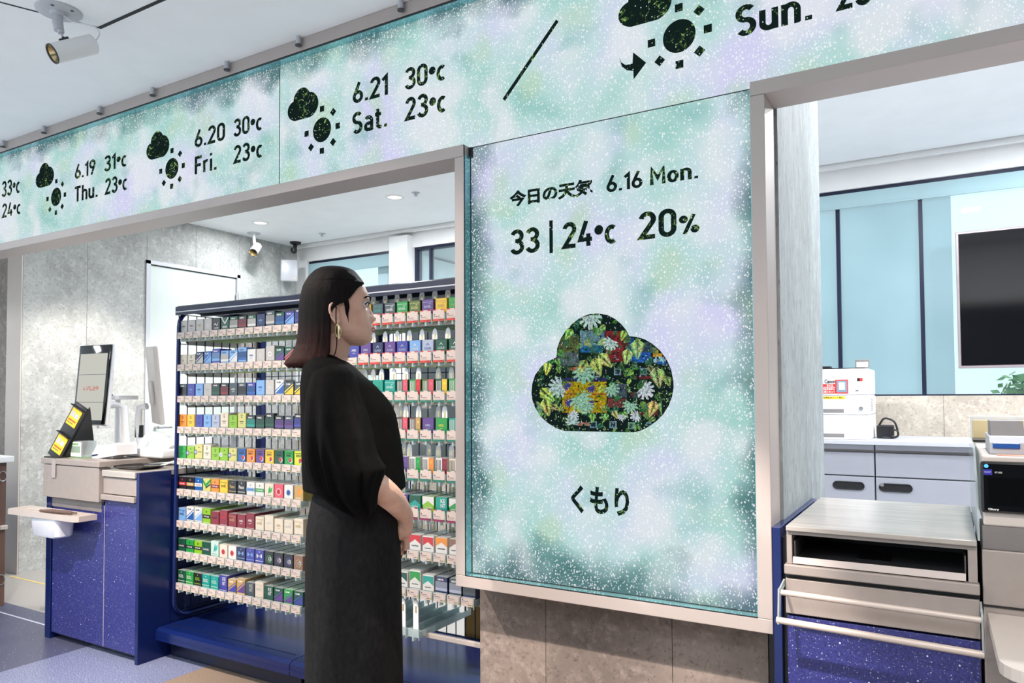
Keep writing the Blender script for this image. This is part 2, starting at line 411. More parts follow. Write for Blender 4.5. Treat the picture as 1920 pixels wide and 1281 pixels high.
def put_text(mb, sx, o, ux, uz, m=0, c=None, bold=0.0):
    """word filling the rectangle with corner o and edges ux (along) and uz (up)"""
    vs, fs = text_poly(sx, bold); o, ux, uz = Vector(o), Vector(ux), Vector(uz)
    return mb.add([o + ux * a + uz * b for a, b in vs], fs, m, c)

# ================================================================== ROOM
FY, SY, BY = 2.10, 2.14, 2.235        # sign frame front, display plane, back of the bulkhead
HF, HB, WX, WY = 2.70, 2.775, -5.70, 5.35
struct(MB().box(-9, 4, -4, 9, -.06, 0), 'floor', 'floor')
cb = MB().box(-9, 4, -4, BY, HF, HF + .06)
cb.add([(-2.839, 1.626, HF - .0008), (-2.836, 1.642, HF - .0008), (4, 1.642, HF - .0008), (4, 1.626, HF - .0008)], [(0, 1, 2, 3)], 1)
cb.add([(-2.839, 1.632, HF - .0008), (-2.830, 1.628, HF - .0008), (-4.1, -1.4, HF - .0008), (-4.109, -1.396, HF - .0008)], [(0, 1, 2, 3)], 1)
struct(cb, 'ceiling', ['ceiling', 'groove'])
cb = MB().box(-5.75, 4, BY, 5.25, HB, HB + .06).box(-5.75, 4, 5.262, 5.30, HB - .03, HB + .06, 1).box(-5.75, 4, 5.25, 5.262, HB + .01, HB + .06, 2)
cb.box(-5.75, 4, 5.30, 5.42, HB - .012, HB + .06, 1)
struct(cb, 'ceiling', ['ceiling', 'white', 'groove'])
struct(MB().box(-1.2, 4, -3.3, -3.2, 0, HF).box(4.02, 4.1, -3.3, 5.4, 0, 2.8), 'wall_rear_added', mat('dark_reflected_wall', (58, 60, 66), .7))  # unseen dark walls added so the television reflects dark
# left wall: concrete panels with open joints and the door opening
wl = MB().box(WX - .2, WX - .01, 2.76, 5.5, 0, 2.85, 1)
ys = [2.76, 3.22, 3.71, 4.173, 4.636, 5.14, 5.42]
for a, b in zip(ys, ys[1:]):
    z0 = 2.39 if 3.70 <= a < 4.6 else 0
    wl.box(WX - .03, WX, a + .0012, b - .0012, z0, HB, 0)
struct(wl, 'wall_left', ['concrete', 'groove'])
struct(MB().box(-9, WX - .2, 2.76, 2.95, 0, 2.85).box(WX - .2, WX - .002, 2.752, 2.76, 0, 2.85, 1), 'wall_front', ['concrete_dark', 'bone'])
d = MB().box(WX - .02, WX - .008, 3.735, 4.61, 0, 2.36)
dr = struct(d, 'door_1', mat('pale_door_paint', (196, 204, 200), .5, var=.01))
part(MB().box(WX - .03, WX + .012, 3.700, 3.738, 0, 2.392).box(WX - .03, WX + .012, 4.608, 4.642, 0, 2.392).box(WX - .03, WX + .012, 3.7, 4.642, 2.362, 2.394), 'door_frame', 'lgrey', dr)
part(MB().box(WX - .0078, WX - .007, 3.739, 3.744, 0, 2.36).box(WX - .0078, WX - .007, 3.739, 4.606, 2.354, 2.361).box(WX - .0078, WX - .007, 4.602, 4.607, 0, 2.36), 'door_gap', 'groove', dr)
for z in (2.02, .4): part(MB().cyl((WX + .02, 4.600, z), (WX + .02, 4.600, z + .20), .014).box(WX - .008, WX + .014, 4.56, 4.59, z + .02, z + .1, 0), 'hinge', 'steel', dr, 40)
part(MB().cyl((WX, 3.80, 1.0), (WX + .05, 3.80, 1.0), .012).cyl((WX + .05, 3.795, 1.0), (WX + .05, 3.92, 1.0), .01), 'door_handle', 'steel', dr, 40)
# back wall: low concrete band under the window strip, header above it
wb = MB()
xs = [-5.7, -4.9, -4.0, -3.1, -2.2, -1.3, -.62, -.02, .62, 1.5, 2.5, 4]
for a, b in zip(xs, xs[1:]): wb.box(a + .001, b - .001, WY, WY + .12, 0, 1.236, 0)
wb.box(-5.7, 4, WY + .01, WY + .1, 0, 1.234, 1).box(-5.7, 4, WY, WY + .12, 2.617, 2.85, 2)
struct(wb, 'wall_back', ['concrete_warm', 'groove', 'white'])
struct(MB().box(-4.414, -4.20, WY - .09, WY + .3, 1.236, 2.72).box(-5.7, -5.55, WY - .005, WY + .12, 1.236, 2.617), 'wall_pier', 'white')
# window strips with roller blind, frame, mullions and panes
def window(name, x0, x1, mull, blind_z, film):
    w = struct(MB().box(x0, x1, WY + .02, WY + .09, 2.592, 2.617).box(x0, x1, WY + .02, WY + .09, 1.225, 1.245).box(x0, x0 + .03, WY + .02, WY + .09, 1.236, 2.6).box(x1 - .03, x1, WY + .02, WY + .09, 1.236, 2.6), name, 'navy_dark')
    if blind_z: part(MB().box(x0, x1, WY + .012, WY + .016, blind_z, 2.592).box(x0, x1, WY + .008, WY + .02, blind_z - .012, blind_z), 'roller_blind', [MT['blind']], w)
    edges = [x0] + mull + [x1]
    for i, (a, b) in enumerate(zip(edges, edges[1:])):
        if film and i == 2:
            part(MB().box(a, .045, WY + .05, WY + .056, 1.236, 2.6), 'window_pane', MT['film'], w); a = .045
        part(MB().box(a, b, WY + .05, WY + .056, 1.236, 2.6), 'window_pane', MT['film'] if film and i < 2 else 'glass', w)
    for mx in mull: part(MB().box(mx - .012, mx + .012, WY + .03, WY + .07, 1.236, 2.6), 'mullion', 'navy_dark', w)
    return w
def mk():
    t = NT('pale_roller_blind_fabric'); tr = t.n('BsdfTranslucent'); tr.inputs[0].default_value = lin((206, 232, 236)); df = t.bsdf(lin((200, 226, 232)), .8)
    mx = t.n('MixShader'); mx.inputs[0].default_value = .45; t.l(df.outputs[0], mx.inputs[1]); t.l(tr.outputs[0], mx.inputs[2]); MT['blind'] = t.done(mx)
    t = NT('pale_blue_window_film'); v = t.coord(); sp = t.n('SeparateXYZ'); t.l(v, sp.inputs[0])
    c = t.ramp(t.noise(v, 1.1, 2), [(.3, lin((202, 213, 215))), (.7, lin((219, 229, 231)))])
    tr = t.n('BsdfTransparent'); t.l(c, tr.inputs[0]); gl = t.bsdf(lin((160, 205, 220)), .05, 0, .5); mx = t.n('MixShader'); mx.inputs[0].default_value = .12
    t.l(tr.outputs[0], mx.inputs[1]); t.l(gl.outputs[0], mx.inputs[2]); MT['film'] = t.done(mx)
mk()
window('window_1', -5.55, -4.414, [], 2.49, 0)
window('window_2', -4.20, -1.2, [-4.03, -2.6], None, 0)
window('window_3', -1.2, 4, [-.613, -.124, .62], 2.505, 3)
# the column behind the display, and the bulkhead behind the sign band
struct(MB().box(-1.455, -1.19 - .001, BY, BY + .03, 0, .62).box(-1.19 + .001, -.748 - .001, BY, BY + .03, 0, .62).box(-.747, -.462, BY, BY + .03, 0, .62).box(-1.45, -.47, BY + .004, BY + .06, 0, .62, 1).box(-.462, -.424, BY + .006, BY + .06, 0, .62, 2), 'wall_under_display', ['concrete_brown', 'groove', 'black'])
struct(MB().box(-1.39, -.412, BY + .061, 3.06, 0, .62).box(-1.39, -.412, BY + .001, 3.06, .62, HB), 'wall_column', 'concrete_streak')
struct(MB().box(-9, 4, 2.155, BY - .001, 2.127, HB).box(-1.45, -.44, 2.155, BY - .001, .62, 2.127), 'wall_bulkhead', 'white')
# bolts hanging along the upper edge of the sign
for x in (-4.547, -4.12, -3.606, -3.176, -2.652, -2.219, -1.694, -1.15, -.6, -.05):
    b = MB().cyl((x, 2.085, HF), (x, 2.085, HF - .034), .0095, n=12).cyl((x, 2.085, HF - .034), (x, 2.085, HF - .039), .013, n=12, m=1)
    o = b.build('ceiling_stud', ['lgrey', 'dgrey'], None, 40, (x, 2.085, HF))
    tag(o, 'small grey stud hanging from the ceiling edge above the sign band', 'ceiling stud', 'ceiling studs along the top of the sign')

# outside: paving, fence rail, white porch wall, tree and shrubs
struct(MB().box(-30, 30, 5.6, 40, -.3, -.25), 'ground', mat('pale_paving', (205, 204, 200), .8))
rl = thing('railing', (.6, 7.2, -.25), 'white railing of thin bars outside the right window under the television', 'railing')
part(MB().box(-.2, 4, 7.18, 7.22, 1.20, 1.235), 'top_rail', 'lgrey', rl)
part(MB().box(-.2, 4, 7.18, 7.22, .2, .235), 'bottom_rail', 'lgrey', rl)
bb = MB()
for i in range(36): bb.cyl((-.2 + i * .115, 7.2, -.25), (-.2 + i * .115, 7.2, 1.2), .008, n=8)
part(bb, 'bars', 'lgrey', rl)
struct(MB().box(-4.75, -4.32, 5.5, 6.3, -.25, 2.6).box(-4.75, -2.4, 5.5, 6.3, 2.62, 2.68), 'wall_porch', 'white')
def foliage(name, c, r, n, leaf, label, cat, stem):
    t = thing(name, (c[0], c[1], -.25), label, cat)
    rnd = random.Random(int(c[0] * 100) + n); mb = MB()
    for i in range(n):
        d = Vector((rnd.gauss(0, 1), rnd.gauss(0, 1), rnd.gauss(0, 1))).normalized() * (rnd.random() ** .4)
        p = Vector((c[0] + d.x * r[0], c[1] + d.y * r[1], c[2] + d.z * r[2]))
        a = Vector((rnd.gauss(0, 1), rnd.gauss(0, 1), rnd.gauss(0, .6))).normalized(); b = a.orthogonal().normalized()
        L = leaf * (.6 + .8 * rnd.random())
        mb.add([p, p + a * L * .5 + b * L * .22, p + a * L, p + a * L * .5 - b * L * .22], [(0, 1, 2, 3)], rnd.choice((0, 0, 1)))
    part(mb, 'leaves', [mat('leaf_green', (92, 150, 80), .5), mat('leaf_light_green', (150, 196, 120), .5)], t)
    sb = MB().cyl((c[0], c[1], -.25), (c[0], c[1], c[2]), stem, stem * .5, 10)
    for k in range(6):
        a = k * 1.05; sb.tube(smoothpath([(c[0], c[1], c[2] * .5), (c[0] + math.cos(a) * r[0] * .4, c[1] + math.sin(a) * r[1] * .4, c[2] * .85), (c[0] + math.cos(a) * r[0] * .7, c[1] + math.sin(a) * r[1] * .7, c[2] + r[2] * .4)], 4), stem * .3, 6)
    part(sb, 'trunk', 'brown', t)
foliage('tree', (-6.45, 9.0, 2.95), (.75, .7, 1.0), 2200, .13, 'leafy green tree seen through the small window left of the display', 'tree', .05)
foliage('shrub', (.52, 6.9, 1.12), (.22, .2, .34), 260, .10, 'green shrub by the white railing below the television', 'shrub', .015)

# ================================================================== SIGN
fr = thing('sign_frame', (-1, FY, .6), 'mauve grey metal frame around the weather display and the band above', 'sign frame')
part(MB().rbox(-7, 4, FY, BY, 2.648, HF - .001, .002), 'top_rail', 'mauve', fr)
part(MB().rbox(-7, -1.429, FY, BY, 2.083, 2.1245, .002), 'lower_rail', 'mauve', fr)
part(MB().rbox(-.459, 4, FY, BY, 2.086, 2.1265, .002), 'lower_rail', 'mauve', fr)
part(MB().rbox(-1.467, -1.427, FY, BY, .637, 2.0825, .002), 'jamb', 'mauve', fr)
part(MB().rbox(-.4595, -.42, FY, BY, .637, 2.0855, .002), 'jamb', 'mauve', fr)
part(MB().rbox(-1.467, -.42, FY, BY, .598, .637, .002), 'bottom_rail', 'mauve', fr)
lm = mat('screen_reflection_liner', (150, 206, 212), .12, .7)  # teal of the screen's reflection put into the liner colour
part(MB().box(-1.427, -1.4255, FY + .004, SY, .640, 2.09).box(-.4612, -.4597, FY + .004, SY, .64, 2.11).box(-1.427, -.4597, FY + .004, SY, .637, .6385).box(-7, 4, FY + .004, SY, 2.6405, 2.642), 'liner', lm, fr)
part(MB().box(-7, 4, FY + .001, SY, 2.642, 2.648).box(-1.4275, -1.4262, FY - .0005, FY + .004, .637, 2.122).box(-1.427, -.4597, FY - .0005, FY + .004, .6365, .6385).box(-1.4275, -1.415, FY + .03, SY + .001, 2.085, 2.1205).box(-1.4255, -1.4235, SY - .002, SY, .64, 2.1).box(-1.4255, -.461, SY - .002, SY, .638, .641).box(-1.4255, -.461, SY - .0016, SY, 2.1202, 2.1228).box(-2.3864, -2.3836, SY - .0016, SY, 2.1245, 2.64), 'gasket', 'black', fr)

def SP(u, v, y=SY - .0012):
    d = FW + (u - PCX) / CF * RT - (v - PCY) / CF * UP
    return EYE + d * ((y - EYE.y) / d.y)
def screen(x0, x1, z0, z1, loc, label, m='screen_band'):
    t = thing('weather_display', loc, label, 'display')
    part(MB().box(x0, x1, SY, SY + .012, z0, z1), 'display_panel', m, t); return t
scr_l = screen(-7, -2.3862, 2.1245, 2.6405, (-4, SY, 2.1245), 'long misty green display band with Thursday and Friday forecasts above the counter')
scr_r = screen(-2.3838, 4, 2.1225, 2.6405, (-1, SY, 2.1225), 'misty display band with Saturday forecast and a dark slash mark')
scr_p = screen(-1.4255, -.4612, .6385, 2.1205, (-.94, SY, .6385), 'tall misty display panel with a big dark cloud and todays weather', 'screen_panel')

# ---- stroke lettering in the rounded technical style of the display
def arc(cx, cy, rx, ry, a0, a1, n=14):
    return [(cx + rx * math.cos(R(a0 + (a1 - a0) * i / n)), cy + ry * math.sin(R(a0 + (a1 - a0) * i / n))) for i in range(n + 1)]
G = {
 '0': (.52, [arc(.26, .72, .19, .21, 0, 180) + arc(.26, .28, .19, .21, 180, 360) + [(.45, .72)]]),
 '1': (.30, [[(.02, .74), (.22, .90), (.22, .0)]]),
 '2': (.52, [arc(.26, .72, .19, .21, 170, -30, 16) + [(.07, .07), (.50, .07)]]),
 '3': (.52, [arc(.25, .73, .19, .20, 160, -85, 16), [(.18, .535), (.27, .535)], arc(.25, .28, .21, .22, 85, -160, 18)]),
 '4': (.54, [[(.30, .97), (.06, .26), (.52, .26)], [(.38, .48), (.38, 0)]]),
 '6': (.52, [[(.34, .98), (.09, .40)], arc(.26, .29, .20, .22, 0, 360, 24)]),
 '9': (.52, [[(.18, .0), (.43, .58)], arc(.26, .71, .20, .22, 0, 360, 24)]),
 '.': (.20, [[(.10, .0), (.10, .14)]]),
 'T': (.50, [[(.0, .93), (.50, .93)], [(.25, .93), (.25, 0)]]),
 'h': (.46, [[(.07, 1), (.07, 0)], arc(.23, .46, .16, .18, 180, 0) + [(.39, 0)]]),
 'u': (.46, [[(.07, .68)] + arc(.23, .24, .16, .17, 180, 360) + [(.39, .68)], [(.39, .3), (.39, 0)]]),
 'F': (.46, [[(.07, 0), (.07, .93), (.46, .93)], [(.07, .5), (.40, .5)]]),
 'r': (.34, [[(.07, .68), (.07, 0)], arc(.24, .44, .17, .19, 180, 70)]),
 'i': (.16, [[(.08, .68), (.08, 0)], [(.08, .84), (.08, .99)]]),
 'S': (.52, [arc(.26, .72, .19, .21, 35, 270, 16) + arc(.26, .29, .19, .22, 90, -145, 16)]),
 'a': (.46, [arc(.22, .45, .17, .18, 140, 0, 10) + [(.39, 0)], arc(.21, .20, .14, .14, 90, 270, 12) + [(.39, .07)], [(.21, .35), (.39, .36)]]),
 't': (.34, [[(.14, .9)] + arc(.26, .18, .12, .12, 180, 270, 8) + [(.34, .06)], [(.0, .66), (.32, .66)]]),
 'n': (.46, [[(.07, .68), (.07, 0)], arc(.23, .44, .16, .19, 180, 0) + [(.39, 0)]]),
 'M': (.66, [[(.07, 0), (.07, .96), (.33, .38), (.59, .96), (.59, 0)]]),
 'o': (.46, [arc(.23, .34, .17, .28, 0, 360, 24)]),
 'c': (.44, [arc(.24, .34, .18, .28, 55, 305, 18)]),
 '*': (.28, [arc(.14, .56, .085, .10, 0, 360, 16)]),
 '%': (.70, [arc(.14, .74, .09, .12, 0, 360, 16), arc(.56, .22, .09, .12, 0, 360, 16), [(.52, .95), (.18, .0)]]),
 '|': (.14, [[(.07, -.02), (.07, 1.02)]]), ' ': (.34, [])}
def ribbon(mb, pts, w, P, m=0, jit=0.0, rnd=None):
    L = []; n = len(pts)
    closed = n > 3 and abs(pts[0][0] - pts[-1][0]) + abs(pts[0][1] - pts[-1][1]) < 1e-6
    for i in range(n):
        a = Vector(pts[i - 1 if i else (n - 2 if closed else 0)]); b = Vector(pts[i + 1 if i < n - 1 else (1 if closed else n - 1)]); p = Vector(pts[i])
        d1 = (p - a).normalized() if (p - a).length > 1e-9 else (b - p).normalized()
        d2 = (b - p).normalized() if (b - p).length > 1e-9 else d1
        nn = Vector((-(d1 + d2).y, (d1 + d2).x)); nn = nn.normalized() if nn.length > 1e-6 else Vector((-d1.y, d1.x))
        k = w / 2 / max(.45, nn.dot(Vector((-d1.y, d1.x))))
        L.append((p + nn * k, p - nn * k))
    vs = [P(q) for pr_ in L for q in pr_]
    mb.add(vs, [[2 * i, 2 * i + 1, 2 * i + 3, 2 * i + 2] for i in range(n - 1)], m)
def stroke_text(sx, parent, uL, vBL, vTL, uR, vBR, th=.168, name='forecast_text', fullh=1.0):
    a = SP(uL, vBL); b = SP(uR, vBR); c = SP(uL, vTL); y = a.y
    z0 = (a.z + b.z) / 2; H = (c.z - a.z) / fullh
    W_ = 0; pos = []
    for ch in sx:
        pos.append(W_); W_ += G[ch][0] + (.10 if ch != ' ' else 0)
    W_ -= .10; kx = (b.x - a.x) / W_
    mb = MB()
    for ch, px in zip(sx, pos):
        for st in G[ch][1]:
            ribbon(mb, st, th, lambda q, px=px: (a.x + (px + q[0]) * kx, y, z0 + q[1] * H))
    return part(mb, name, 'wiped', parent)
CLOUD = [(268,840),(275,760),(300,680),(350,610),(410,560),(490,522),(497,440),(525,360),(570,290),(630,225),(700,170),(780,138),(860,132),(940,145),(1010,180),(1070,230),(1110,280),(1138,335),(1200,340),(1270,360),(1340,400),(1410,460),(1470,540),(1510,630),(1530,730),(1533,790),(1520,870),(1490,950),(1440,1030),(1380,1090),(1310,1140),(1240,1175),(1180,1190),(560,1178),(480,1150),(410,1105),(350,1050),(300,970),(275,900)]
CP = [SP(940 + a / 4.744, 560 + b / 4.744) for a, b in CLOUD]
cx0, cx1 = min(p.x for p in CP), max(p.x for p in CP); cz0, cz1 = min(p.z for p in CP), max(p.z for p in CP)
CN = [((p.x - cx0) / (cx1 - cx0), (p.z - cz0) / (cz1 - cz0)) for p in CP]
def icon(parent, cl, cr, ct, cbv, su, sv, rt_, rb_, skip=(135,)):
    """cloud and sun; cl..cbv the cloud box, su,sv the sun centre, rt_/rb_ heights of the upper and lower ray"""
    p0 = SP(cl, cbv); p1 = SP(cr, cbv - (cr - cl) * .2); top = SP((cl + cr) / 2, ct)
    mb = MB().add([(p0.x + a * (p1.x - p0.x), p0.y, p0.z + b * (top.z - p0.z)) for a, b in CN], [list(range(len(CN)))])
    part(mb, 'cloud_icon', 'wiped', parent)
    c = SP(su, sv); rr = (SP(su, rt_).z - SP(su, rb_).z) / 2; r = rr * .57; mb = MB()
    mb.add([(c.x + r * math.cos(k * math.pi / 16), c.y, c.z + r * math.sin(k * math.pi / 16)) for k in range(32)], [list(range(32))])
    for a in range(0, 360, 45):
        if a in skip: continue
        u = Vector((math.cos(R(a)), 0, math.sin(R(a)))); w = Vector((-u.z, 0, u.x)); q = c + u * rr * .98; h = r * .24
        mb.add([q + u * h + w * h, q - u * h + w * h, q - u * h - w * h, q + u * h - w * h], [(0, 1, 2, 3)])
    part(mb, 'sun_icon', 'wiped', parent)
T = stroke_text
T('33*c', scr_l, 3.5, 369, 340, 37.5, 362); T('24*c', scr_l, 4, 408, 382, 39, 401.5)
icon(scr_l, 66.7, 101, 305.6, 355, 105.2, 369.2, 339, 399)
T('6.19', scr_l, 140.6, 335.4, 308, 178.5, 327); T('Thu.', scr_l, 140, 378.5, 350, 183.3, 369.6)
T('31*c', scr_l, 195.8, 321, 292, 238, 312); T('23*c', scr_l, 197, 364.6, 335, 239, 356)
icon(scr_l, 274.3, 317.3, 246, 302.5, 322.2, 315.9, 282, 350)
T('6.20', scr_l, 365.3, 276.5, 244, 421.5, 263); T('Fri.', scr_l, 365.3, 327, 294, 406.5, 318)
T('30*c', scr_l, 438.4, 255.5, 223, 492, 244); T('23*c', scr_l, 438.4, 307, 274, 492.7, 294)
icon(scr_r, 539.2, 596.9, 164, 231, 603.6, 243.5, 204, 284.5)
T('6.21', scr_r, 662, 194, 155.5, 727.3, 178); T('Sat.', scr_r, 661, 252, 212, 726.5, 237)
T('30*c', scr_r, 759.9, 167, 127.4, 836, 150); T('23*c', scr_r, 760.3, 227, 185, 837, 208)
icon(scr_r, 1159.6, 1259.6, -33, 57, 1273.3, 67.5, 13, 122)
T('Sun.', scr_r, 1380.4, 69, 12, 1524, 37); T('23*c', scr_r, 1571, 19.5, -38, 1688, -8)
a, b = SP(944.6, 187.3), SP(1045, 38.6); mb = MB(); ribbon(mb, [(a.x, a.z), (b.x, b.z)], .0135, lambda q: (q[0], SY - .0012, q[1])); part(mb, 'slash_mark', 'wiped', scr_r)
mb = MB(); pa = [SP(u, v) for u, v in ((1160.5, 107), (1165, 117), (1173, 122), (1186, 119), (1187, 98), (1211.5, 117.5), (1188, 149), (1187.5, 133), (1176, 132), (1166, 125))]
part(mb.add(pa, [list(range(len(pa)))]), 'arrow_icon', 'wiped', scr_r)
T('6.16', scr_p, 1138, 361, 329.5, 1204, 351); T('Mon.', scr_p, 1219.3, 347.5, 316, 1310, 334)
T('33', scr_p, 958, 476.5, 431, 1011, 473); T('|', scr_p, 1030, 474, 415, 1037, 473, th=.13)
T('24*c', scr_p, 1055.6, 465.5, 417.5, 1157, 456); T('20', scr_p, 1198.6, 449, 398.5, 1267.8, 442.5); T('%', scr_p, 1274.4, 440.5, 403, 1310.5, 436, th=.15)
def jtext(sx, parent, uL, vBL, vTL, uR, vBR, bold):
    a = SP(uL, vBL); b = SP(uR, vBR); c = SP(uL, vTL)
    part(put_text(MB(), sx, (a.x, a.y, (a.z + b.z) / 2), (b.x - a.x, 0, 0), (0, 0, c.z - a.z), bold=bold), 'forecast_text', 'wiped', parent)
jtext('今日の天気', scr_p, 955.2, 387, 356.5, 1111.5, 368.5, .045)
jtext('くもり', scr_p, 1071, 965, 912, 1180, 967, .035)
part(MB().add(CP, [list(range(len(CP)))]), 'cloud_symbol', 'wiped', scr_p)
# the garden picture and painted reflection of the shop shelves inside the big cloud
cp = MB(); rnd = random.Random(5); CZ = [SY - .0020]
def inside(u, v):
    k = False
    for (x1, y1), (x2, y2) in zip(CLOUD, CLOUD[1:] + CLOUD[:1]):
        if (y1 > v) != (y2 > v) and u < (x2 - x1) * (v - y1) / (y2 - y1) + x1: k = not k
    return k
def cpoly(pts, col):
    if not all(inside(*p) for p in pts): return
    CZ[0] -= .0000015; q = [SP(940 + u / 4.744, 560 + v / 4.744) for u, v in pts]
    cp.add([(p.x, CZ[0], p.z) for p in q], [list(range(len(q)))], 0, col)
def vary(c, a): return tuple(max(0, min(255, x * rnd.uniform(1 - a, 1 + a))) for x in c)
def fern(u, v, ang, L, col, n=11):
    dx, dy = math.cos(R(ang)), -math.sin(R(ang)); wx, wy = -dy, dx; k = vary(col, .15)
    for i in range(n):
        t = (i + .5) / n; x, y = u + dx * L * t, v + dy * L * t; l = L * .36 * (1 - t) ** .8 + 3; w = L * .42 / n
        for sg in (1, -1): cpoly([(x, y), (x + dx * (l * .5 - w) + wx * sg * l * .55, y + dy * (l * .5 - w) + wy * sg * l * .55), (x + dx * l * .85 + wx * sg * l, y + dy * l * .85 + wy * sg * l), (x + dx * (l * .5 + w) + wx * sg * l * .45, y + dy * (l * .5 + w) + wy * sg * l * .45)], vary(k, .12))
def monstera(u, v, ang, L, col):
    def pt(a, r): return (u + math.cos(R(a)) * r, v - math.sin(R(a)) * r)
    half = [(0, 1.0), (9, .96), (16, .60), (24, .97), (33, .92), (39, .52), (48, .93), (58, .86), (64, .46), (75, .86), (88, .76), (94, .42), (106, .70), (118, .4), (150, .12)]
    out = [pt(ang + s * a, L * r) for s, seq in ((1, half), (-1, half[::-1])) for a, r in seq]
    for k in range(len(out) - 1): cpoly([(u, v), out[k], out[k + 1]], vary(col, .04))
    for s in (1, -1):
        for a in (12, 28, 53, 81): cpoly([pt(ang + s * (a + 5), L * .12), pt(ang + s * (a + 4), L * .5), pt(ang + s * (a + 8), L * .5)], (40, 84, 74))
def block(u0, v0, u1, v1, col, s=15):
    nu, nv = max(1, round((u1 - u0) / s)), max(1, round((v1 - v0) / s)); du, dv = (u1 - u0) / nu, (v1 - v0) / nv
    for i in range(nu):
        for j in range(nv):
            if rnd.random() < .05: continue
            cpoly([(u0 + i * du, v0 + j * dv), (u0 + i * du + du, v0 + j * dv), (u0 + i * du + du, v0 + j * dv + dv), (u0 + i * du, v0 + j * dv + dv)], vary(col, .16))
for b_ in ((510, 330, 690, 480, (88, 96, 58)), (500, 480, 690, 600, (84, 100, 100)), (700, 285, 920, 420, (96, 134, 146)), (700, 420, 900, 480, (44, 110, 150)), (930, 290, 1090, 560, (122, 40, 46)), (1090, 340, 1135, 560, (88, 34, 40)), (1140, 350, 1180, 560, (40, 84, 150)), (1180, 480, 1330, 570, (40, 92, 176)), (1180, 390, 1340, 480, (60, 80, 90)), (1350, 440, 1430, 520, (180, 140, 44)), (1355, 520, 1480, 570, (150, 186, 206)), (1390, 560, 1480, 585, (40, 90, 160)),
           (545, 740, 940, 1015, (170, 146, 24)), (560, 845, 930, 856, (150, 70, 40)), (500, 705, 940, 735, (50, 48, 96)), (590, 610, 740, 640, (150, 90, 60)), (950, 890, 1120, 970, (110, 62, 60)), (1180, 690, 1350, 715, (100, 42, 46)), (950, 760, 1120, 880, (70, 84, 98)), (1150, 830, 1340, 880, (92, 52, 58)), (1140, 1000, 1400, 1040, (92, 44, 46)), (590, 1020, 640, 1100, (180, 140, 124)), (680, 1100, 790, 1130, (168, 120, 104))): block(*b_)
for u0, v0 in ((1005, 620), (1235, 618), (965, 1090), (1130, 1100), (790, 1090), (1290, 1100), (820, 640)):
    block(u0, v0, u0 + 64, v0 + 62, (110, 140, 150)); block(u0 + 12, v0 + 12, u0 + 52, v0 + 50, (34, 52, 56))
for q in ((600, 790), (620, 930), (800, 790), (790, 920)): monstera(q[0], q[1], rnd.uniform(0, 360), 52, (70, 62, 140))
for _ in range(170): fern(rnd.uniform(290, 1500), rnd.uniform(150, 1170), rnd.uniform(200, 340), rnd.uniform(40, 105), rnd.choice(((90, 150, 70), (170, 204, 110), (60, 118, 66), (46, 96, 70), (130, 176, 100), (70, 130, 100))), 8)
for q in ((800, 150, 270, 130), (740, 640, 270, 125), (700, 880, 300, 130), (770, 940, 260, 90), (540, 780, 200, 120), (980, 790, 300, 90), (1270, 800, 320, 110), (640, 1110, 90, 80), (1220, 1040, 200, 70), (1080, 1040, 270, 50), (990, 380, 240, 90), (650, 1050, 80, 60), (1160, 940, 250, 90)): monstera(*q, rnd.choice(((186, 212, 208), (150, 200, 172), (206, 218, 226))))
for q in ((1220, 350, 270, 190), (870, 490, 315, 170), (770, 540, 240, 150), (830, 520, 290, 180), (350, 800, 320, 170), (310, 900, 280, 180), (390, 880, 285, 170), (1380, 600, 280, 200), (1440, 600, 290, 190), (1110, 280, 250, 100), (430, 560, 260, 120), (640, 260, 240, 120), (1380, 900, 250, 160), (1440, 900, 270, 140), (1140, 440, 260, 150), (1000, 990, 300, 90), (820, 1010, 270, 90)): fern(*q, rnd.choice(((224, 226, 140), (200, 220, 124), (160, 204, 112))), 13)
for _ in range(420):
    u, v = rnd.uniform(280, 1520), rnd.uniform(140, 1180); h = rnd.uniform(5, 12)
    cpoly([(u, v), (u + 4.5, v), (u + 4.5, v + h), (u, v + h)], (214, 232, 230))
part(cp, 'cloud_picture_reflection', 'picture', scr_p)

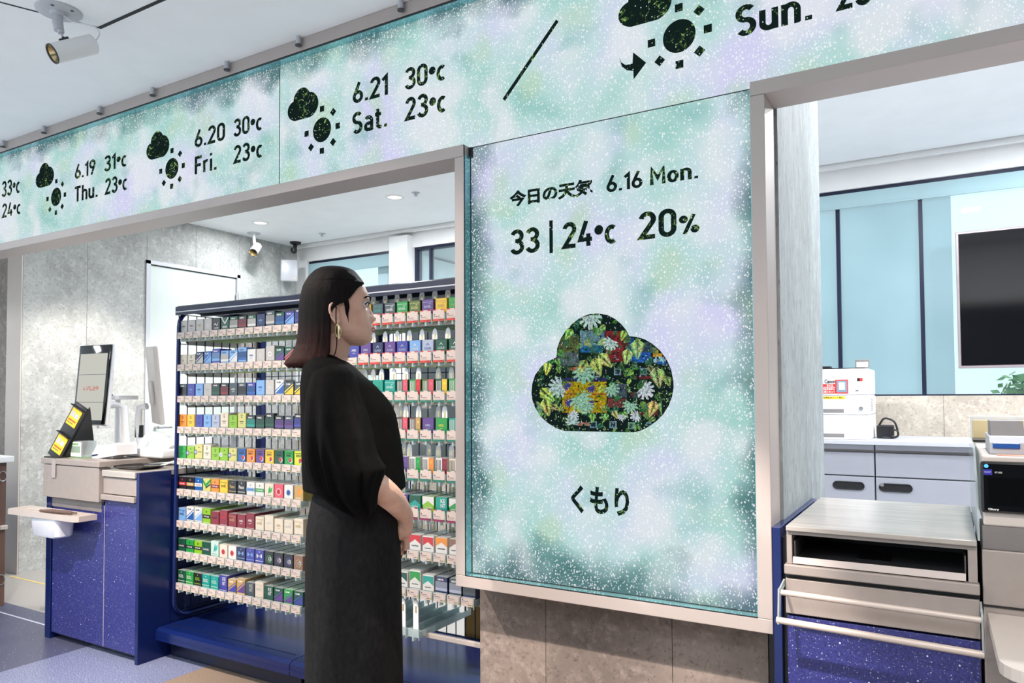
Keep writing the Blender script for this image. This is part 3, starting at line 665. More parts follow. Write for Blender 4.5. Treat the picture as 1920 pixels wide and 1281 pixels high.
# ================================================================== CIGARETTE GONDOLA
GX0, GXM, GX1 = -3.275, -2.372, -1.462
def wires(mb, x0, x1, z0, z1, y, dx, dz, r=.0018, axis='x'):
    n = int(round((x1 - x0) / dx))
    for i in range(n + 1):
        x = x0 + (x1 - x0) * i / n
        mb.box(x - r, x + r, y - r, y + r, z0, z1) if axis == 'x' else mb.box(y - r, y + r, x - r, x + r, z0, z1)
    n = int(round((z1 - z0) / dz))
    for i in range(n + 1):
        z = z0 + (z1 - z0) * i / n
        mb.box(x0, x1, y - r * 3, y - r, z - r, z + r) if axis == 'x' else mb.box(y - r * 3, y - r, x0, x1, z - r, z + r)
    return mb
def gondola(x0, x1, left, label):
    g = thing('gondola_bay', ((x0 + x1) / 2, 2.5, 0), label, 'shop shelving', 'gondola bays')
    part(wires(MB(), x0 + .05, x1 - .02, .16, 1.66, 2.80, .052, .15), 'wire_back', 'wire', g)
    for x in ([x0 + .012] if left else []) + [x1 - .012]:
        part(MB().rbox(x - .02, x + .02, 2.785, 2.825, .02, 1.70, .003), 'upright', 'navy', g)
    c = MB().prism([(2.285, 1.655), (2.285, 1.695), (2.30, 1.702), (2.83, 1.702), (2.83, 1.690), (2.305, 1.684), (2.296, 1.655)], 'x', x0, x1)
    c.box(x0, x1, 2.283, 2.2855, 1.668, 1.673, 1).box(x0 + .01, x1 - .01, 2.42, 2.44, 1.66, 1.69)
    part(c, 'canopy', ['navy_dark', 'lgrey'], g)
    lip = [(2.195, .095), (2.195, .14), (2.212, .152), (2.80, .158), (2.80, .15), (2.215, .142), (2.206, .13), (2.206, .095)]
    part(MB().prism(lip, 'x', x0 + .002, x1 - .002).box(x0, x1, 2.193, 2.196, .112, .118, 0), 'base_tray', 'navy', g)
    n = int((x1 - x0 - .06) / .012); h = MB()
    for i in range(n): h.box(x0 + .03 + i * .012, x0 + .036 + i * .012, 2.262, 2.2665, .1534, .1542)
    part(h, 'slots', 'groove', g)
    part(MB().box(x0 + .01, x1 - .01, 2.27, 2.29, .005, .14), 'kick_plate', 'navy_dark', g)
    if left:
        loop = []
        for (yy, zz, a0) in ((2.36, .26, 180), (2.75, .26, 270), (2.75, 1.60, 0), (2.375, 1.60, 90)):
            loop += [(x0 + .008, yy + .075 * math.cos(R(a0 + 15 * k)), zz + .08 * math.sin(R(a0 + 15 * k))) for k in range(7)]
        part(MB().tube(loop, .0105, 8, closed=True), 'end_frame', 'navy', g, 50)
        part(wires(MB(), 2.30, 2.80, .20, 1.66, x0 + .008, .052, .15, axis='y'), 'wire_side', 'wire', g)
        part(MB().box(x0 + .10, x0 + .13, 2.789, 2.792, .30, .37), 'paper_tag', 'white', g)
    return g
gondola(GX0, GXM, True, 'left bay of the navy shop gondola full of cigarette packs, beside the checkout')
gondola(GXM, GX1, False, 'right bay of the navy shop gondola, partly hidden by the woman and the sign')
DG = (58, 56, 58)
# colour, design, accent, words
PR = {'sil': ((196, 192, 188), 'silver grey'), 'blk': ((40, 40, 44), 'black'), 'dgn': ((26, 84, 62), 'dark green'), 'nav': ((38, 46, 92), 'navy'), 'ind': ((64, 66, 160), 'indigo'),
      'blu': ((40, 96, 170), 'blue'), 'lbl': ((126, 172, 226), 'light blue'), 'wht': ((228, 226, 222), 'white'), 'crm': ((228, 216, 196), 'cream'), 'lim': ((140, 192, 40), 'lime green'),
      'kha': ((206, 204, 124), 'pale khaki'), 'grn': ((42, 156, 70), 'green'), 'org': ((236, 146, 48), 'orange'), 'yel': ((238, 196, 44), 'yellow'), 'pur': ((98, 64, 140), 'purple'),
      'red': ((206, 44, 52), 'red'), 'mar': ((136, 28, 48), 'dark red'), 'tea': ((26, 160, 146), 'teal'), 'brz': ((142, 106, 86), 'bronze'), 'pin': ((226, 86, 108), 'pink red'), 'gld': ((196, 160, 96), 'gold'),
      'mnt': ((196, 224, 212), 'mint white'), 'slt': ((70, 84, 92), 'slate'), 'lav': ((176, 184, 208), 'lavender grey'), 'yl2': ((210, 220, 50), 'yellow green'), 'brn': ((96, 70, 58), 'brown'), 'olv': ((92, 110, 40), 'olive green')}
LROWS = [
 ['sil.t.blk', 'sil.t.mar', 'sil.t.gld', 'sil.t.wht', 'blk.q.wht', 'dgn.x.wht', 'dgn.h.sil', 'blk.h.mar', 'dgn.h.wht', 'nav.t.lbl', 'slt.h.sil.1', 'dgn.h.blu', 'ind.w.lbl', 'nav.h.ind.1'],
 ['crm.o.crm.-1', 'crm.d.blk.-1', 'nav.w.sil', 'blu.w.lbl', 'ind.h.lbl.1', 'lbl.h.wht', 'lbl.w.wht', 'lbl.h.blu.1', 'wht.t.blu', 'sil.t.wht', 'sil.o.wht.1', 'dgn.w.pur', 'dgn.w.pin', 'nav.w.pur'],
 ['slt.h.blk', 'ind.t.lbl', 'lbl.t.ind', 'sil.t.sil', 'blk.h.dgn', 'blk.h.mar', 'slt.t.crm', 'slt.h.blk', 'ind.h.blu', 'lbl.t.blu.1', 'sil.t.wht.1', 'wht.w.blu.1', 'slt.w.yel', 'slt.w.yel'],
 ['org.d.brn', 'yel.d.brn', 'ind.d.nav', 'lbl.d.nav', 'lav.d.slt', 'crm.d.blk.1', 'lim.d.blk', 'kha.d.blk.1', 'blk.h.tea', 'blk.h.dgn', 'blk.h.dgn.1', 'blk.h.pur', 'slt.h.pur', 'blk.h.ind.1'],
 ['grn.d.dgn', 'lim.e.pur', 'kha.e.pur.1', 'crm.d.blk.1', 'lim.d.blk', 'lim.e.wht', 'kha.e.pur', 'blu.c.red', 'org.c.red', 'pur.c.red', 'yel.c.red', 'dgn.c.red', 'grn.c.red', 'yl2.c.red'],
 ['blk.b.red', 'blk.b.gld', 'blu.b.wht', 'kha.v.grn', 'org.b.mar', 'yel.n.blk', 'blk.kPeace.gld', 'blk.kPeace.wht', 'wht.b.lbl', 'wht.b.grn', 'crm.l.grn', 'pin.o.red', 'wht.o.blu', 'gld.l.org'],
 ['lbl.n.nav', 'wht.w.blu.1', 'wht.w.lbl.1', 'lim.b.blk.1', 'mar.n.blk', 'mar.n.red.1', 'mar.n.gld', 'mar.t.wht', 'mar.t.wht.1', 'crm.n.gld', 'crm.n.wht.1', 'crm.t.gld', 'crm.n.sil', 'crm.n.gld.1'],
 ['dgn.b.blk', 'grn.b.blk', 'lim.b.blk', 'dgn.b.slt', 'mnt.l.tea.1', 'crm.o.red', 'wht.o.red', 'nav.kH.lbl', 'ind.kH.lbl', 'ind.kH.wht', 'blk.g.grn', 'blk.g.pur', 'blk.g.ind', 'brz.g.gld'],
 ['dgn.kKOOL.wht', 'grn.kKOOL.wht', 'blk.kKOOL.lim', 'tea.kKOOL.wht', 'tea.kKOOL.mnt', 'ind.K.wht.1', 'gld.w.ind', 'gld.w.pur.1', 'slt.K.sil', 'crm.n.sil.1', 'dgn.K.wht', 'dgn.w.pur', 'grn.w.pur', 'dgn.w.ind']]
RROWS = [
 ['slt.n.wht', 'grn.n.wht', 'dgn.n.wht', 'pur.n.wht', 'yel.n.wht', 'slt.n.tea', 'slt.n.wht', 'grn.n.mnt', 'olv.n.kha', 'pur.n.lav', 'yel.n.gld', 'grn.n.lim', 'red.n.wht'],
 ['pur.b.wht', 'pur.b.lav', 'pur.t.wht', 'ind.t.wht', 'pur.t.lav', 'nav.a.lav', 'pur.a.lav', 'ind.a.lav', 'lbl.a.wht', 'lav.a.blu', 'dgn.a.mnt', 'dgn.a.wht', 'tea.a.mnt'],
 ['tea.t.wht', 'tea.n.mnt', 'tea.n.dgn', 'grn.n.wht', 'tea.r.dgn', 'tea.n.grn', 'tea.n.mnt', 'dgn.r.pin', 'grn.r.red', 'olv.r.pin', 'dgn.r.yel', 'grn.r.olv', 'tea.r.red'],
 ['brn.r.tea', 'brn.r.grn', 'brn.r.org', 'brn.r.red', 'brn.r.pur', 'brn.r.olv', 'brn.r.yel', 'brn.r.pin', 'brn.r.gld', 'pur.t.lav', 'grn.t.yl2', 'tea.r.org', 'brn.r.lim'],
 ['wht.r.red', 'wht.r.blu', 'wht.r.dgn', 'wht.r.yel', 'wht.r.pin', 'crm.r.tea', 'wht.r.tea', 'wht.r.pur', 'wht.r.grn', 'wht.r.org', 'wht.r.mar', 'crm.r.blu', 'crm.r.grn'],
 ['grn.K.wht', 'ind.K.wht', 'dgn.K.wht', 'slt.K.wht', 'pur.K.lav', 'dgn.K.mnt', 'grn.K.red', 'pur.K.wht', 'tea.m.dgn', 'lim.m.wht', 'tea.K.wht', 'grn.m.wht', 'dgn.m.wht'],
 ['crm.m.gld', 'gld.m.wht', 'wht.m.gld', 'wht.m.grn', 'wht.m.tea', 'wht.m.dgn', 'wht.m.mar', 'wht.m.pin', 'wht.m.red', 'wht.s.red', 'wht.m.org', 'wht.m.brz', 'wht.s.gld'],
 ['wht.m.blu', 'wht.m.nav', 'wht.m.slt', 'wht.m.tea', 'wht.m.grn', 'wht.m.lim', 'wht.m.dgn', 'wht.s.dgn', 'wht.s.grn.1', 'wht.s.tea', 'nav.h.lav', 'slt.h.lav', 'nav.h.slt']]
def L3(k): return tuple(x * .74 for x in lin(PR[k][0])[:3]) + (1,)
def scl(c, f): return tuple(min(1, x * f) for x in c[:3]) + (1,)
PW, PD = .0275, .0215
_pk = {}
def pack_mesh(spec):
    if spec in _pk: return _pk[spec]
    p = spec.split('.'); base = L3(p[0]); st = p[1]; acc = L3(p[2]); hh = .087 * {'1': 1.12, '-1': .88}.get(p[3] if len(p) > 3 else '0', 1.0)
    mb = MB().rbox(-PW, PW, 0, PD, 0, hh, .0016, 1, 0, base)
    lightc = sum(base[:3]) > 1.0; ink = (.05, .05, .06, 1) if lightc else (.80, .78, .75, 1); y = [-.0002]
    def q(x0, x1, z0, z1, c): y[0] -= .00005; mb.add([(x0 * PW, y[0], z0 * hh), (x1 * PW, y[0], z0 * hh), (x1 * PW, y[0], z1 * hh), (x0 * PW, y[0], z1 * hh)], [(0, 1, 2, 3)], 0, c)
    def pg(pts, c): y[0] -= .00005; mb.add([(a * PW, y[0], b * hh) for a, b in pts], [list(range(len(pts)))], 0, c)
    def disc(cx, cz, r, c, n=14): pg([(cx + r * math.cos(2 * math.pi * i / n), cz + r * PW / hh * math.sin(2 * math.pi * i / n)) for i in range(n)], c)
    def word(s, x0, x1, z0, z1, c): y[0] -= .00005; put_text(mb, s, (x0 * PW, y[0], z0 * hh), ((x1 - x0) * PW, 0, 0), (0, 0, (z1 - z0) * hh), 0, c, .02)
    mb.add([(-PW * .97, PD * .03, hh + .0002), (PW * .97, PD * .03, hh + .0002), (PW * .97, PD * .97, hh + .0002), (-PW * .97, PD * .97, hh + .0002)], [(0, 1, 2, 3)], 0, scl(tuple(a * .5 + b * .5 for a, b in zip(base, (.74, .80, .80, 1))), 1))  # paler top: reflection on the wrapper put into the colour
    q(-1, 1, .30, .315, scl(ink, .8))
    for i, w in enumerate((.8, .7, .78, .5)): q(-.82, -.82 + 1.64 * w, .24 - i * .058, .262 - i * .058, scl(ink, .75))
    if st == 't': word('ABEL', -.5, .5, .62, .72, acc); q(-.3, .3, .52, .54, acc)
    elif st == 'q': pg([(-.7, .6), (-.2, .72), (.1, .6), (.7, .78), (.2, .54), (-.1, .63)], acc); q(-.5, .6, .42, .46, acc)
    elif st == 'x':
        pg([(-1, .98), (-.75, .98), (.1, .66), (-.05, .62)], acc); pg([(1, .98), (.75, .98), (-.1, .66), (.05, .62)], acc); q(-.6, .6, .42, .52, scl(acc, .6))
    elif st == 'h': q(-1, 1, .52, .80, scl(acc, .55)); q(-1, 1, .40, .52, acc); word('NIVA', -.6, .4, .84, .92, ink)
    elif st == 'o': disc(0, .62, .55, L3('wht') if p[2] != 'wht' else scl(base, .8)); disc(0, .62, .46, acc); disc(0, .62, .2, scl(acc, .5))
    elif st == 'd': disc(0, .80, .13, acc); pg([(-.35, .86), (0, .93), (.35, .86), (0, .89)], acc); q(-.5, .5, .58, .61, acc); q(-.35, .35, .50, .52, acc)
    elif st == 'e': disc(-.75, .62, .42, acc); disc(-.75, .62, .28, L3('lav')); disc(.1, .86, .12, L3('blk')); q(-.1, .8, .62, .65, L3('blk'))
    elif st == 'w': pg([(-1, .36), (1, .36), (1, .78)], acc); pg([(-1, .44), (1, .86), (1, .90), (-1, .50)], scl(acc, 1.5)); word('SLIM', -.6, .3, .84, .92, ink)
    elif st == 'b': q(-1, 1, .52, .70, acc); word('HOUSE', -.7, .7, .57, .65, L3('wht') if sum(acc[:3]) < 1 else L3('blk')); disc(0, .84, .14, acc)
    elif st == 'c': word('NATURAL', -.7, .7, .86, .92, L3('blk')); word('SPIRIT', -.62, .62, .70, .82, L3('blk')); disc(.42, .52, .42, L3('wht')); disc(.36, .54, .34, acc); pg([(.05, .40), (.5, .44), (.3, .52)], L3('blk'))
    elif st == 'v': pg([(-1, .98), (-.2, .70), (1, .98), (1, .82), (-.2, .52), (-1, .8)], acc); pg([(-.2, .52), (1, .74), (1, .66), (-.2, .44)], L3('blk'))
    elif st == 'n': word('RIVER', -.6, .6, .60, .72, acc); q(-.9, .9, .86, .88, acc); pg([(.1, .80), (.4, .76), (.7, .84), (.4, .80)], acc)
    elif st == 'l': pg([(-.2, .46), (.3, .60), (.25, .9), (-.1, .72)], acc); pg([(.2, .5), (.7, .62), (.75, .84), (.35, .74)], scl(acc, 1.4)); q(-.6, .6, .38, .40, ink)
    elif st == 'g': disc(.1, .62, .62, acc); disc(.1, .62, .5, scl(base, .6)); disc(.25, .62, .4, L3('sil')); word('h', .05, .45, .5, .74, L3('blk'))
    elif st == 'K': word('KE', -.1, .7, .76, .93, acc); word('NT', -.1, .7, .55, .72, acc); pg([(-1, .36), (-.2, .36), (-1, .6)], scl(base, .6))
    elif st[0] == 'k': word(st[1:], -.62, .62, .60, .78, acc); q(-.9, .9, .42, .45, acc); disc(0, .9, .1, acc)
    elif st == 'm': pg([(-1, .99), (-1, .60), (0, .80), (1, .60), (1, .99)], acc); word('marble', -.6, .6, .48, .56, L3('blk') if lightc else L3('wht'))
    elif st == 's': q(-.9, .9, .56, .95, acc); pg([(-.9, .56), (.9, .56), (0, .74)], base); word('marble', -.55, .55, .44, .50, L3('blk'))
    elif st == 'r':
        q(.15, 1, .30, .99, acc)
        for i in range(4): q(-.85 + i * .22, -.76 + i * .22, .42, .92, scl(ink, .7))
        disc(.6, .8, .2, scl(acc, 1.5))
    elif st == 'a': pg([(-.3, .74), (0, .86), (.3, .74), (.18, .74), (0, .81), (-.18, .74)], acc); word('CLOUD', -.6, .6, .56, .66, acc)
    me = MB.build(mb, 'cigarette_pack', 'pack'); _pk[spec] = me; return me
def put_pack(spec, x, y, z, label, group):
    new = spec not in _pk; src = pack_mesh(spec); o = src if new else src.copy()
    if not new: COL.objects.link(o)
    o.location = (x, y, z); o.rotation_euler = (0, 0, 0)
    return tag(o, label, 'cigarette pack', group)
RZ = [1.553, 1.395, 1.241, 1.091, .937, .787, .634, .485, .331]
def pname(spec):
    p = spec.split('.'); a, b = PR[p[0]][1], PR[p[2]][1]
    mark = {'o': 'round emblem', 'd': 'small crest', 'e': 'side badge', 'w': 'wedge', 'b': 'band', 'c': 'round emblem', 'v': 'chevron', 'm': 'chevron top', 's': 'chevron panel', 'r': 'side stripe', 'g': 'ring', 'h': 'bands', 'x': 'crossed lines', 'q': 'flourish', 'l': 'leaf mark', 'a': 'arch'}.get(p[1], 'lettering')
    return '%s pack with %s %s' % (a, b, mark)
# tray, tag, pusher and ring of one lane, shared by every lane
def hide_src(o): bpy.data.objects.remove(o)
def lane_mesh(mb, name, mats, smooth=None):
    o = mb.build(name, mats, None, smooth); me = o.data; bpy.data.objects.remove(o); return me
def tag_mesh(kind):
    c0 = (196, 180, 172); top = .030 if kind else .0155; mb = MB().box(-.0265, .0265, -.0012, 0, -.0155, top, 0, c0)
    def q(x0, x1, z0, z1, c): mb.add([(x0, -.0014, z0), (x1, -.0014, z0), (x1, -.0014, z1), (x0, -.0014, z1)], [(0, 1, 2, 3)], 0, c)
    q(-.022, .006, .002, .0045, (120, 104, 100)); q(-.022, .012, -.004, -.002, (160, 144, 136)); q(-.022, -.017, .007, .012, (80, 70, 70)); q(.004, .018, -.011, -.008, (100, 88, 84)); q(.021, .0255, -.0145, -.005, (150, 164, 50))
    if kind:
        cc_ = {'red': (190, 56, 48), 'teal': (34, 112, 98), 'plum': (130, 40, 84)}[kind]
        q(-.0265, .0265, -.0155, -.007, cc_); q(-.0265, -.010, top - .004, top, cc_); q(.010, .0265, top - .004, top, cc_)
    return lane_mesh(mb, 'price_tag', 'print')
def mk2():
    t = NT('milky_clear_plastic'); tr = t.n('BsdfTranslucent'); tr.inputs[0].default_value = lin((226, 236, 232)); tp = t.n('BsdfTransparent'); tp.inputs[0].default_value = lin((225, 236, 238)); gl = t.bsdf(lin((222, 232, 234)), .15, 0, .6)
    m1 = t.n('MixShader'); m1.inputs[0].default_value = .5; t.l(tr.outputs[0], m1.inputs[1]); t.l(tp.outputs[0], m1.inputs[2])
    m2 = t.n('MixShader'); m2.inputs[0].default_value = .35; t.l(m1.outputs[0], m2.inputs[1]); t.l(gl.outputs[0], m2.inputs[2]); MT['milky'] = t.done(m2)
mk2()
tb = MB().box(-.028, .028, .004, .36, -.0155, -.0125).box(-.0305, -.0293, .004, .36, -.0155, .010).box(.0293, .0305, .004, .36, -.0155, .010).box(-.028, .028, .006, .0075, -.0155, .016)
tb.box(-.004, .004, .0, .02, -.03, -.0155).box(-.0305, -.028, .001, .36, -.0185, -.0155, 1)
TRAY = lane_mesh(tb, 'pusher_tray', ['milky', mat('yellow_green_edge', (196, 206, 120), .3)])
rg = MB().tube([(.0085 * math.cos(2 * math.pi * i / 16), .010, -.0225 + .0060 * math.sin(2 * math.pi * i / 16)) for i in range(16)], .0017, 6, closed=True).box(.0275, .0305, -.001, .006, -.024, .016)
RING = lane_mesh(rg, 'hook_ring', 'acrylic', 50)
pp = [(-.014, .0), (-.014, .11), (-.010, .128), (0, .136), (.008, .128), (.011, .11), (.012, 0)]
PUSH = lane_mesh(MB().prism(pp, 'y', 0, .004).box(-.004, .004, -.0006, 0, .085, .112, 1), 'pusher', ['plastic', 'gold'])
TAGS = {k: tag_mesh(k) for k in ('', 'red', 'teal', 'plum')}
def child(me, name, parent, loc):
    o = bpy.data.objects.new(name, me); COL.objects.link(o); o.parent = parent; o.location = loc; return o
STOCK = []
npk = 0
for bay, rows, x0, pitch, bn in (('left', LROWS, -3.2375, .0614, 'left'), ('right', RROWS + [None], -2.31, .0635, 'right')):
    for r, row in enumerate(rows):
        z = RZ[r]; ncol = 14 if bay == 'left' else 13; xe = x0 + pitch * (ncol - 1)
        where = ('topmost' if r == 0 else 'lowest' if r == 8 else ordn(r)) + ' row'
        rk = thing('display_rack', (x0, 2.29, z), 'clear pusher rack with price tags, %s of the %s gondola bay' % (where, bn), 'display rack', 'pusher racks of the gondola')
        cb = MB().rbox(x0 - .032, xe + .032, 2.338, 2.352, z - .026, z - .006, .003)
        part(cb, 'crossbar', 'bone', rk)
        for xx in ((x0 - .034,) if bay == 'left' else ()) + (xe + .034,):
            part(MB().prism([(2.335, z - .012), (2.345, z - .034), (2.36, z - .042), (2.79, z - .042), (2.79, z + .004), (2.335, z + .004)], 'x', xx - .003, xx + .003), 'bracket_arm', 'bone', rk)
        for k in range(ncol):
            empty = row is None
            x = x0 + pitch * k
            if empty and k > 8: continue
            tr = child(TRAY, 'pusher_tray', rk, (pitch * k, 0, 0)); child(RING, 'hook_ring', tr, (0, 0, 0))
            if not empty or k < 5:
                child(TAGS['' if bay == 'left' else 'red' if r in (0, 1) and k > 3 else 'teal' if r in (2, 3, 4) else 'plum' if r == 5 else ''], 'price_tag', tr, (0, 0, 0))
            if empty: child(PUSH, 'pusher', tr, (0, .02, -.0122)); continue
            depth = (2, 3, 3, 3, 4, 7, 9, 9, 9)[r] if bay == 'left' else (2, 2, 3, 3, 4, 7, 7, 8, 0)[r]
            pz = .62 if bay == 'left' else 1.0
            rnd = random.Random(r * 31 + k * 7 + (bay == 'right') * 999); depth = max(1, depth - rnd.choice((0, 0, 1, 2)) if depth > 2 else depth)
            pu_ = child(PUSH, 'pusher', tr, (0, .0165 + depth * .0225, -.0122)); pu_.scale = (1, 1, pz)
            jit = lambda: rnd.uniform(-.0008, .0008)
            o = put_pack(row[k], x + jit(), 2.304, z - .0122, '%s, %s from left, %s, %s bay' % (pname(row[k]), ordn(k), where, bn), 'front cigarette packs'); npk += 1
            for d_ in range(1, depth):
                if d_ == 1 and ((bay == 'left' and r >= 6) or (bay == 'right' and r in (6, 7) and k > 4)):
                    put_pack(row[k], x + jit(), 2.304 + .0225, z - .0122, 'second %s in lane %s from left, %s, %s bay' % (pname(row[k]).split(' with')[0], ordn(k), where, bn), 'second cigarette packs'); npk += 1
                else: STOCK.append((row[k], x + jit(), 2.304 + .0225 * d_, z - .0122))
mb = MB()
for spec, x, y, z in STOCK:
    p = spec.split('.'); c = L3(p[0]); hh = .087 * {'1': 1.12, '-1': .88}.get(p[3] if len(p) > 3 else '0', 1.0)
    mb.box(x - PW, x + PW, y, y + PD, z, z + hh, 0, c); mb.add([(x - PW * .97, y + .0008, z + hh + .0002), (x + PW * .97, y + .0008, z + hh + .0002), (x + PW * .97, y + PD - .0008, z + hh + .0002), (x - PW * .97, y + PD - .0008, z + hh + .0002)], [(0, 1, 2, 3)], 0, tuple(a * .45 + b * .55 for a, b in zip(c, (.74, .80, .80, 1))))  # same wrapper reflection painted on the tops of the queued packs
o = mb.build('cigarette_pack_stock', 'pack', None, None, (-2.4, 2.4, .3)); tag(o, 'cigarette packs queued behind the front packs on the gondola racks', 'cigarette packs', None, 'stuff')

# posters and boxes seen through the wire back of the right bay
ps = thing('poster_board', (-1.9, 2.95, 0), 'white poster board with pale blue curves seen behind the right gondola bay', 'poster')
part(MB().box(-2.33, -1.62, 2.945, 2.955, .95, 1.62), 'board', 'white', ps)
cv = MB()
for k in range(3): cv.tube(smoothpath([(-2.3, 2.944, 1.52 - .22 * k), (-2.1, 2.944, 1.46 - .22 * k), (-1.95, 2.944, 1.36 - .22 * k), (-1.8, 2.944, 1.30 - .22 * k)]), .006, 6)
part(cv, 'blue_curves', mat('pale_blue_ink', (120, 170, 226), .5), ps)
part(MB().box(-2.36, -2.34, 2.94, 2.97, 0, 1.62).box(-1.62, -1.60, 2.94, 2.97, 0, 1.62), 'stand', 'lgrey', ps)
bx = thing('storage_box', (-1.75, 2.95, .16), 'brown cardboard box behind the empty lowest right rack', 'box')
part(MB().rbox(-1.95, -1.62, 2.86, 3.2, .003, .34, .003).box(-1.95, -1.62, 3.02, 3.04, .34, .3415, 1), 'carton', [mat('cardboard', (176, 136, 74), .7), 'bone'], bx)

# ================================================================== SELF CHECKOUT COUNTER
KY = 2.12
k = thing('checkout_counter', (-3.68, KY, 0), 'blue terrazzo fronted checkout counter with grey fascia left of the gondola', 'counter')
part(MB().box(-4.06, -3.31, KY + .02, 2.74, .02, .86), 'carcass', 'navy_dark', k)
part(MB().rbox(-4.04, -3.580, KY, KY + .018, .035, .72, .002), 'terrazzo_panel', 'terrazzo', k)
part(MB().rbox(-3.576, -3.306, KY, KY + .018, .035, .748, .002), 'terrazzo_panel', 'terrazzo', k)
part(MB().box(-3.5795, -3.5765, KY + .001, KY + .018, .035, .72), 'joint_strip', 'bone', k)
part(MB().rbox(-3.302, -3.279, KY - .012, 2.275, .0, .894, .002).rbox(-3.302, -3.281, 2.275, 2.74, .0, .86, .002), 'side_panel', 'navy', k)
part(MB().rbox(-4.095, -4.045, KY - .005, 2.74, .0, .735, .002), 'side_panel', 'navy', k)
part(MB().rbox(-4.083, -3.580, KY - .03, KY + .03, .738, .905, .003), 'fascia', 'grey', k)
part(MB().box(-4.05, -3.60, KY - .002, KY + .01, .685, .74), 'recess_panel', 'mgrey', k)
part(MB().rbox(-3.574, -3.306, KY - .01, KY + .02, .782, .862, .002), 'drawer_front', 'grey', k)
part(MB().rbox(-3.578, -3.306, KY - .022, KY + .02, .752, .778, .003), 'ledge', 'grey', k)
part(MB().rbox(-4.098, -3.57, KY - .035, 2.76, .908, .938, .004), 'worktop', 'grey', k)
part(MB().rbox(-3.572, -3.303, KY - .02, 2.76, .866, .897, .003), 'low_worktop', 'wood', k)
part(MB().box(-3.99, -3.955, KY - .0364, KY - .035, .84, .937).box(-3.99, -3.955, KY - .036, KY + .15, .938, .9388), 'tape_strip', mat('clear_tape_edge', (168, 160, 158), .25), k)
sh = thing('bag_shelf', (-3.95, 2.05, .667), 'pale shelf with a hole jutting from the checkout front, above a white bin', 'shelf')
part(MB().prism([(-4.20, KY - .032), (-4.185, 1.975), (-4.17, 1.965), (-3.60, 1.985), (-3.585, 2.0), (-3.585, KY - .032)], 'z', .655, .682), 'shelf_board', 'bone', sh)
part(MB().rbox(-4.08, -3.84, 2.01, 2.075, .6825, .686, .001), 'inset_lid', 'beige', sh)
bn = thing('bin', (-3.88, 2.03, .56), 'small translucent white plastic bin hanging under the pale shelf', 'bin')
part(MB().loft([[Vector((cx, cy, z)) for cx, cy in [(-3.88 + sx * (w - .03) + .03 * math.cos(R(a)), 2.035 + sy * (d - .03) + .03 * math.sin(R(a))) for sx, sy, a0 in ((1, 1, 0), (-1, 1, 90), (-1, -1, 180), (1, -1, 270)) for a in range(a0, a0 + 91, 18)]] for z, w, d in ((.560, .105, .042), (.568, .118, .046), (.64, .125, .05), (.654, .128, .052))]), 'tub', 'frost', bn, 40)
tg = thing('tongs', (-3.76, 2.0, .69), 'brown wooden tongs lying on the pale shelf edge', 'tongs')
for dx, dy in ((0, 0), (.02, .012)): part(MB().tube([(-3.90 + dx, 1.985 + dy, .690), (-3.82, 1.992 + dy, .692), (-3.70, 2.0 + dy, .694), (-3.655 + dx, 2.004 + dy, .693)], [.006, .008, .007, .004], 8), 'arm', 'brown', tg, 50)
# items standing on the checkout
def slab(mb, w, h, d, mw, r=.008, m=0, z0=0, y0=0): return mb.rbox(-w / 2, w / 2, y0, y0 + d, z0, z0 + h, r, 2, m, None, mw)
mon = thing('checkout_monitor', (-4.02, 2.42, .94), 'tall portrait touch monitor showing red Japanese text on the checkout', 'monitor')
mw = Matrix.Translation((-4.05, 2.30, 1.10)) @ Matrix.Rotation(R(5), 4, 'Z') @ Matrix.Rotation(R(-5), 4, 'X')
part(slab(MB(), .276, .448, .022, mw, .014, 0, 0, .010), 'shell', 'plastic', mon, 40)
part(slab(MB(), .262, .440, .012, mw, .012, 0, .004, -.001), 'bezel', 'gloss_black', mon, 40)
def lm_(mb, x0, x1, z0, z1, y, m=0, c=None): return mb.add([mw @ Vector(p) for p in ((x0, y, z0), (x1, y, z0), (x1, y, z1), (x0, y, z1))], [(0, 1, 2, 3)], m, c)
s_ = MB(); lm_(s_, -.113, .113, .028, .395, -.0016); lm_(s_, -.113, .113, .277, .280, -.0018, 1); lm_(s_, -.113, .113, .124, .127, -.0018, 1)
vs, fs = text_poly('レジ休止中', .02); s_.add([mw @ Vector((-.062 + .124 * a, -.0019, .190 + .026 * b)) for a, b in vs], fs, 2)
vs, fs = text_poly('NEC', .02); s_.add([mw @ Vector((-.012 + .024 * a, -.0019, .012 + .008 * b)) for a, b in vs], fs, 1)
part(s_, 'lit_screen', [mat_emit('lit_monitor_white', (226, 226, 216), .62), mat_emit('lit_monitor_grey', (170, 172, 170), .5), mat_emit('lit_monitor_red', (226, 84, 60), .65)], mon)
part(MB().tube([(-4.03, 2.34, 1.22), (-4.03, 2.42, 1.21), (-3.99, 2.47, 1.2), (-3.98, 2.48, .95)], .022, 10).rbox(-4.06, -3.90, 2.42, 2.55, .938, .952, .004).rbox(-3.965, -3.935, 2.30, 2.36, 1.085, 1.10, .004), 'stand', 'plastic', mon, 40)
m2 = thing('staff_monitor', (-3.93, 2.66, .94), 'grey backed portrait monitor turned away, behind the checkout touch monitor', 'monitor')
mw2 = Matrix.Translation((-3.955, 2.64, 1.095)) @ Matrix.Rotation(R(-22), 4, 'Z') @ Matrix.Rotation(R(6), 4, 'X') @ Matrix.Rotation(R(2), 4, 'Y')
part(slab(MB(), .20, .45, .03, mw2, .008), 'shell', 'beige', m2, 40)
part(slab(MB(), .09, .13, .014, mw2, .004, 0, .12, -.014), 'mount_plate', 'beige', m2, 40)
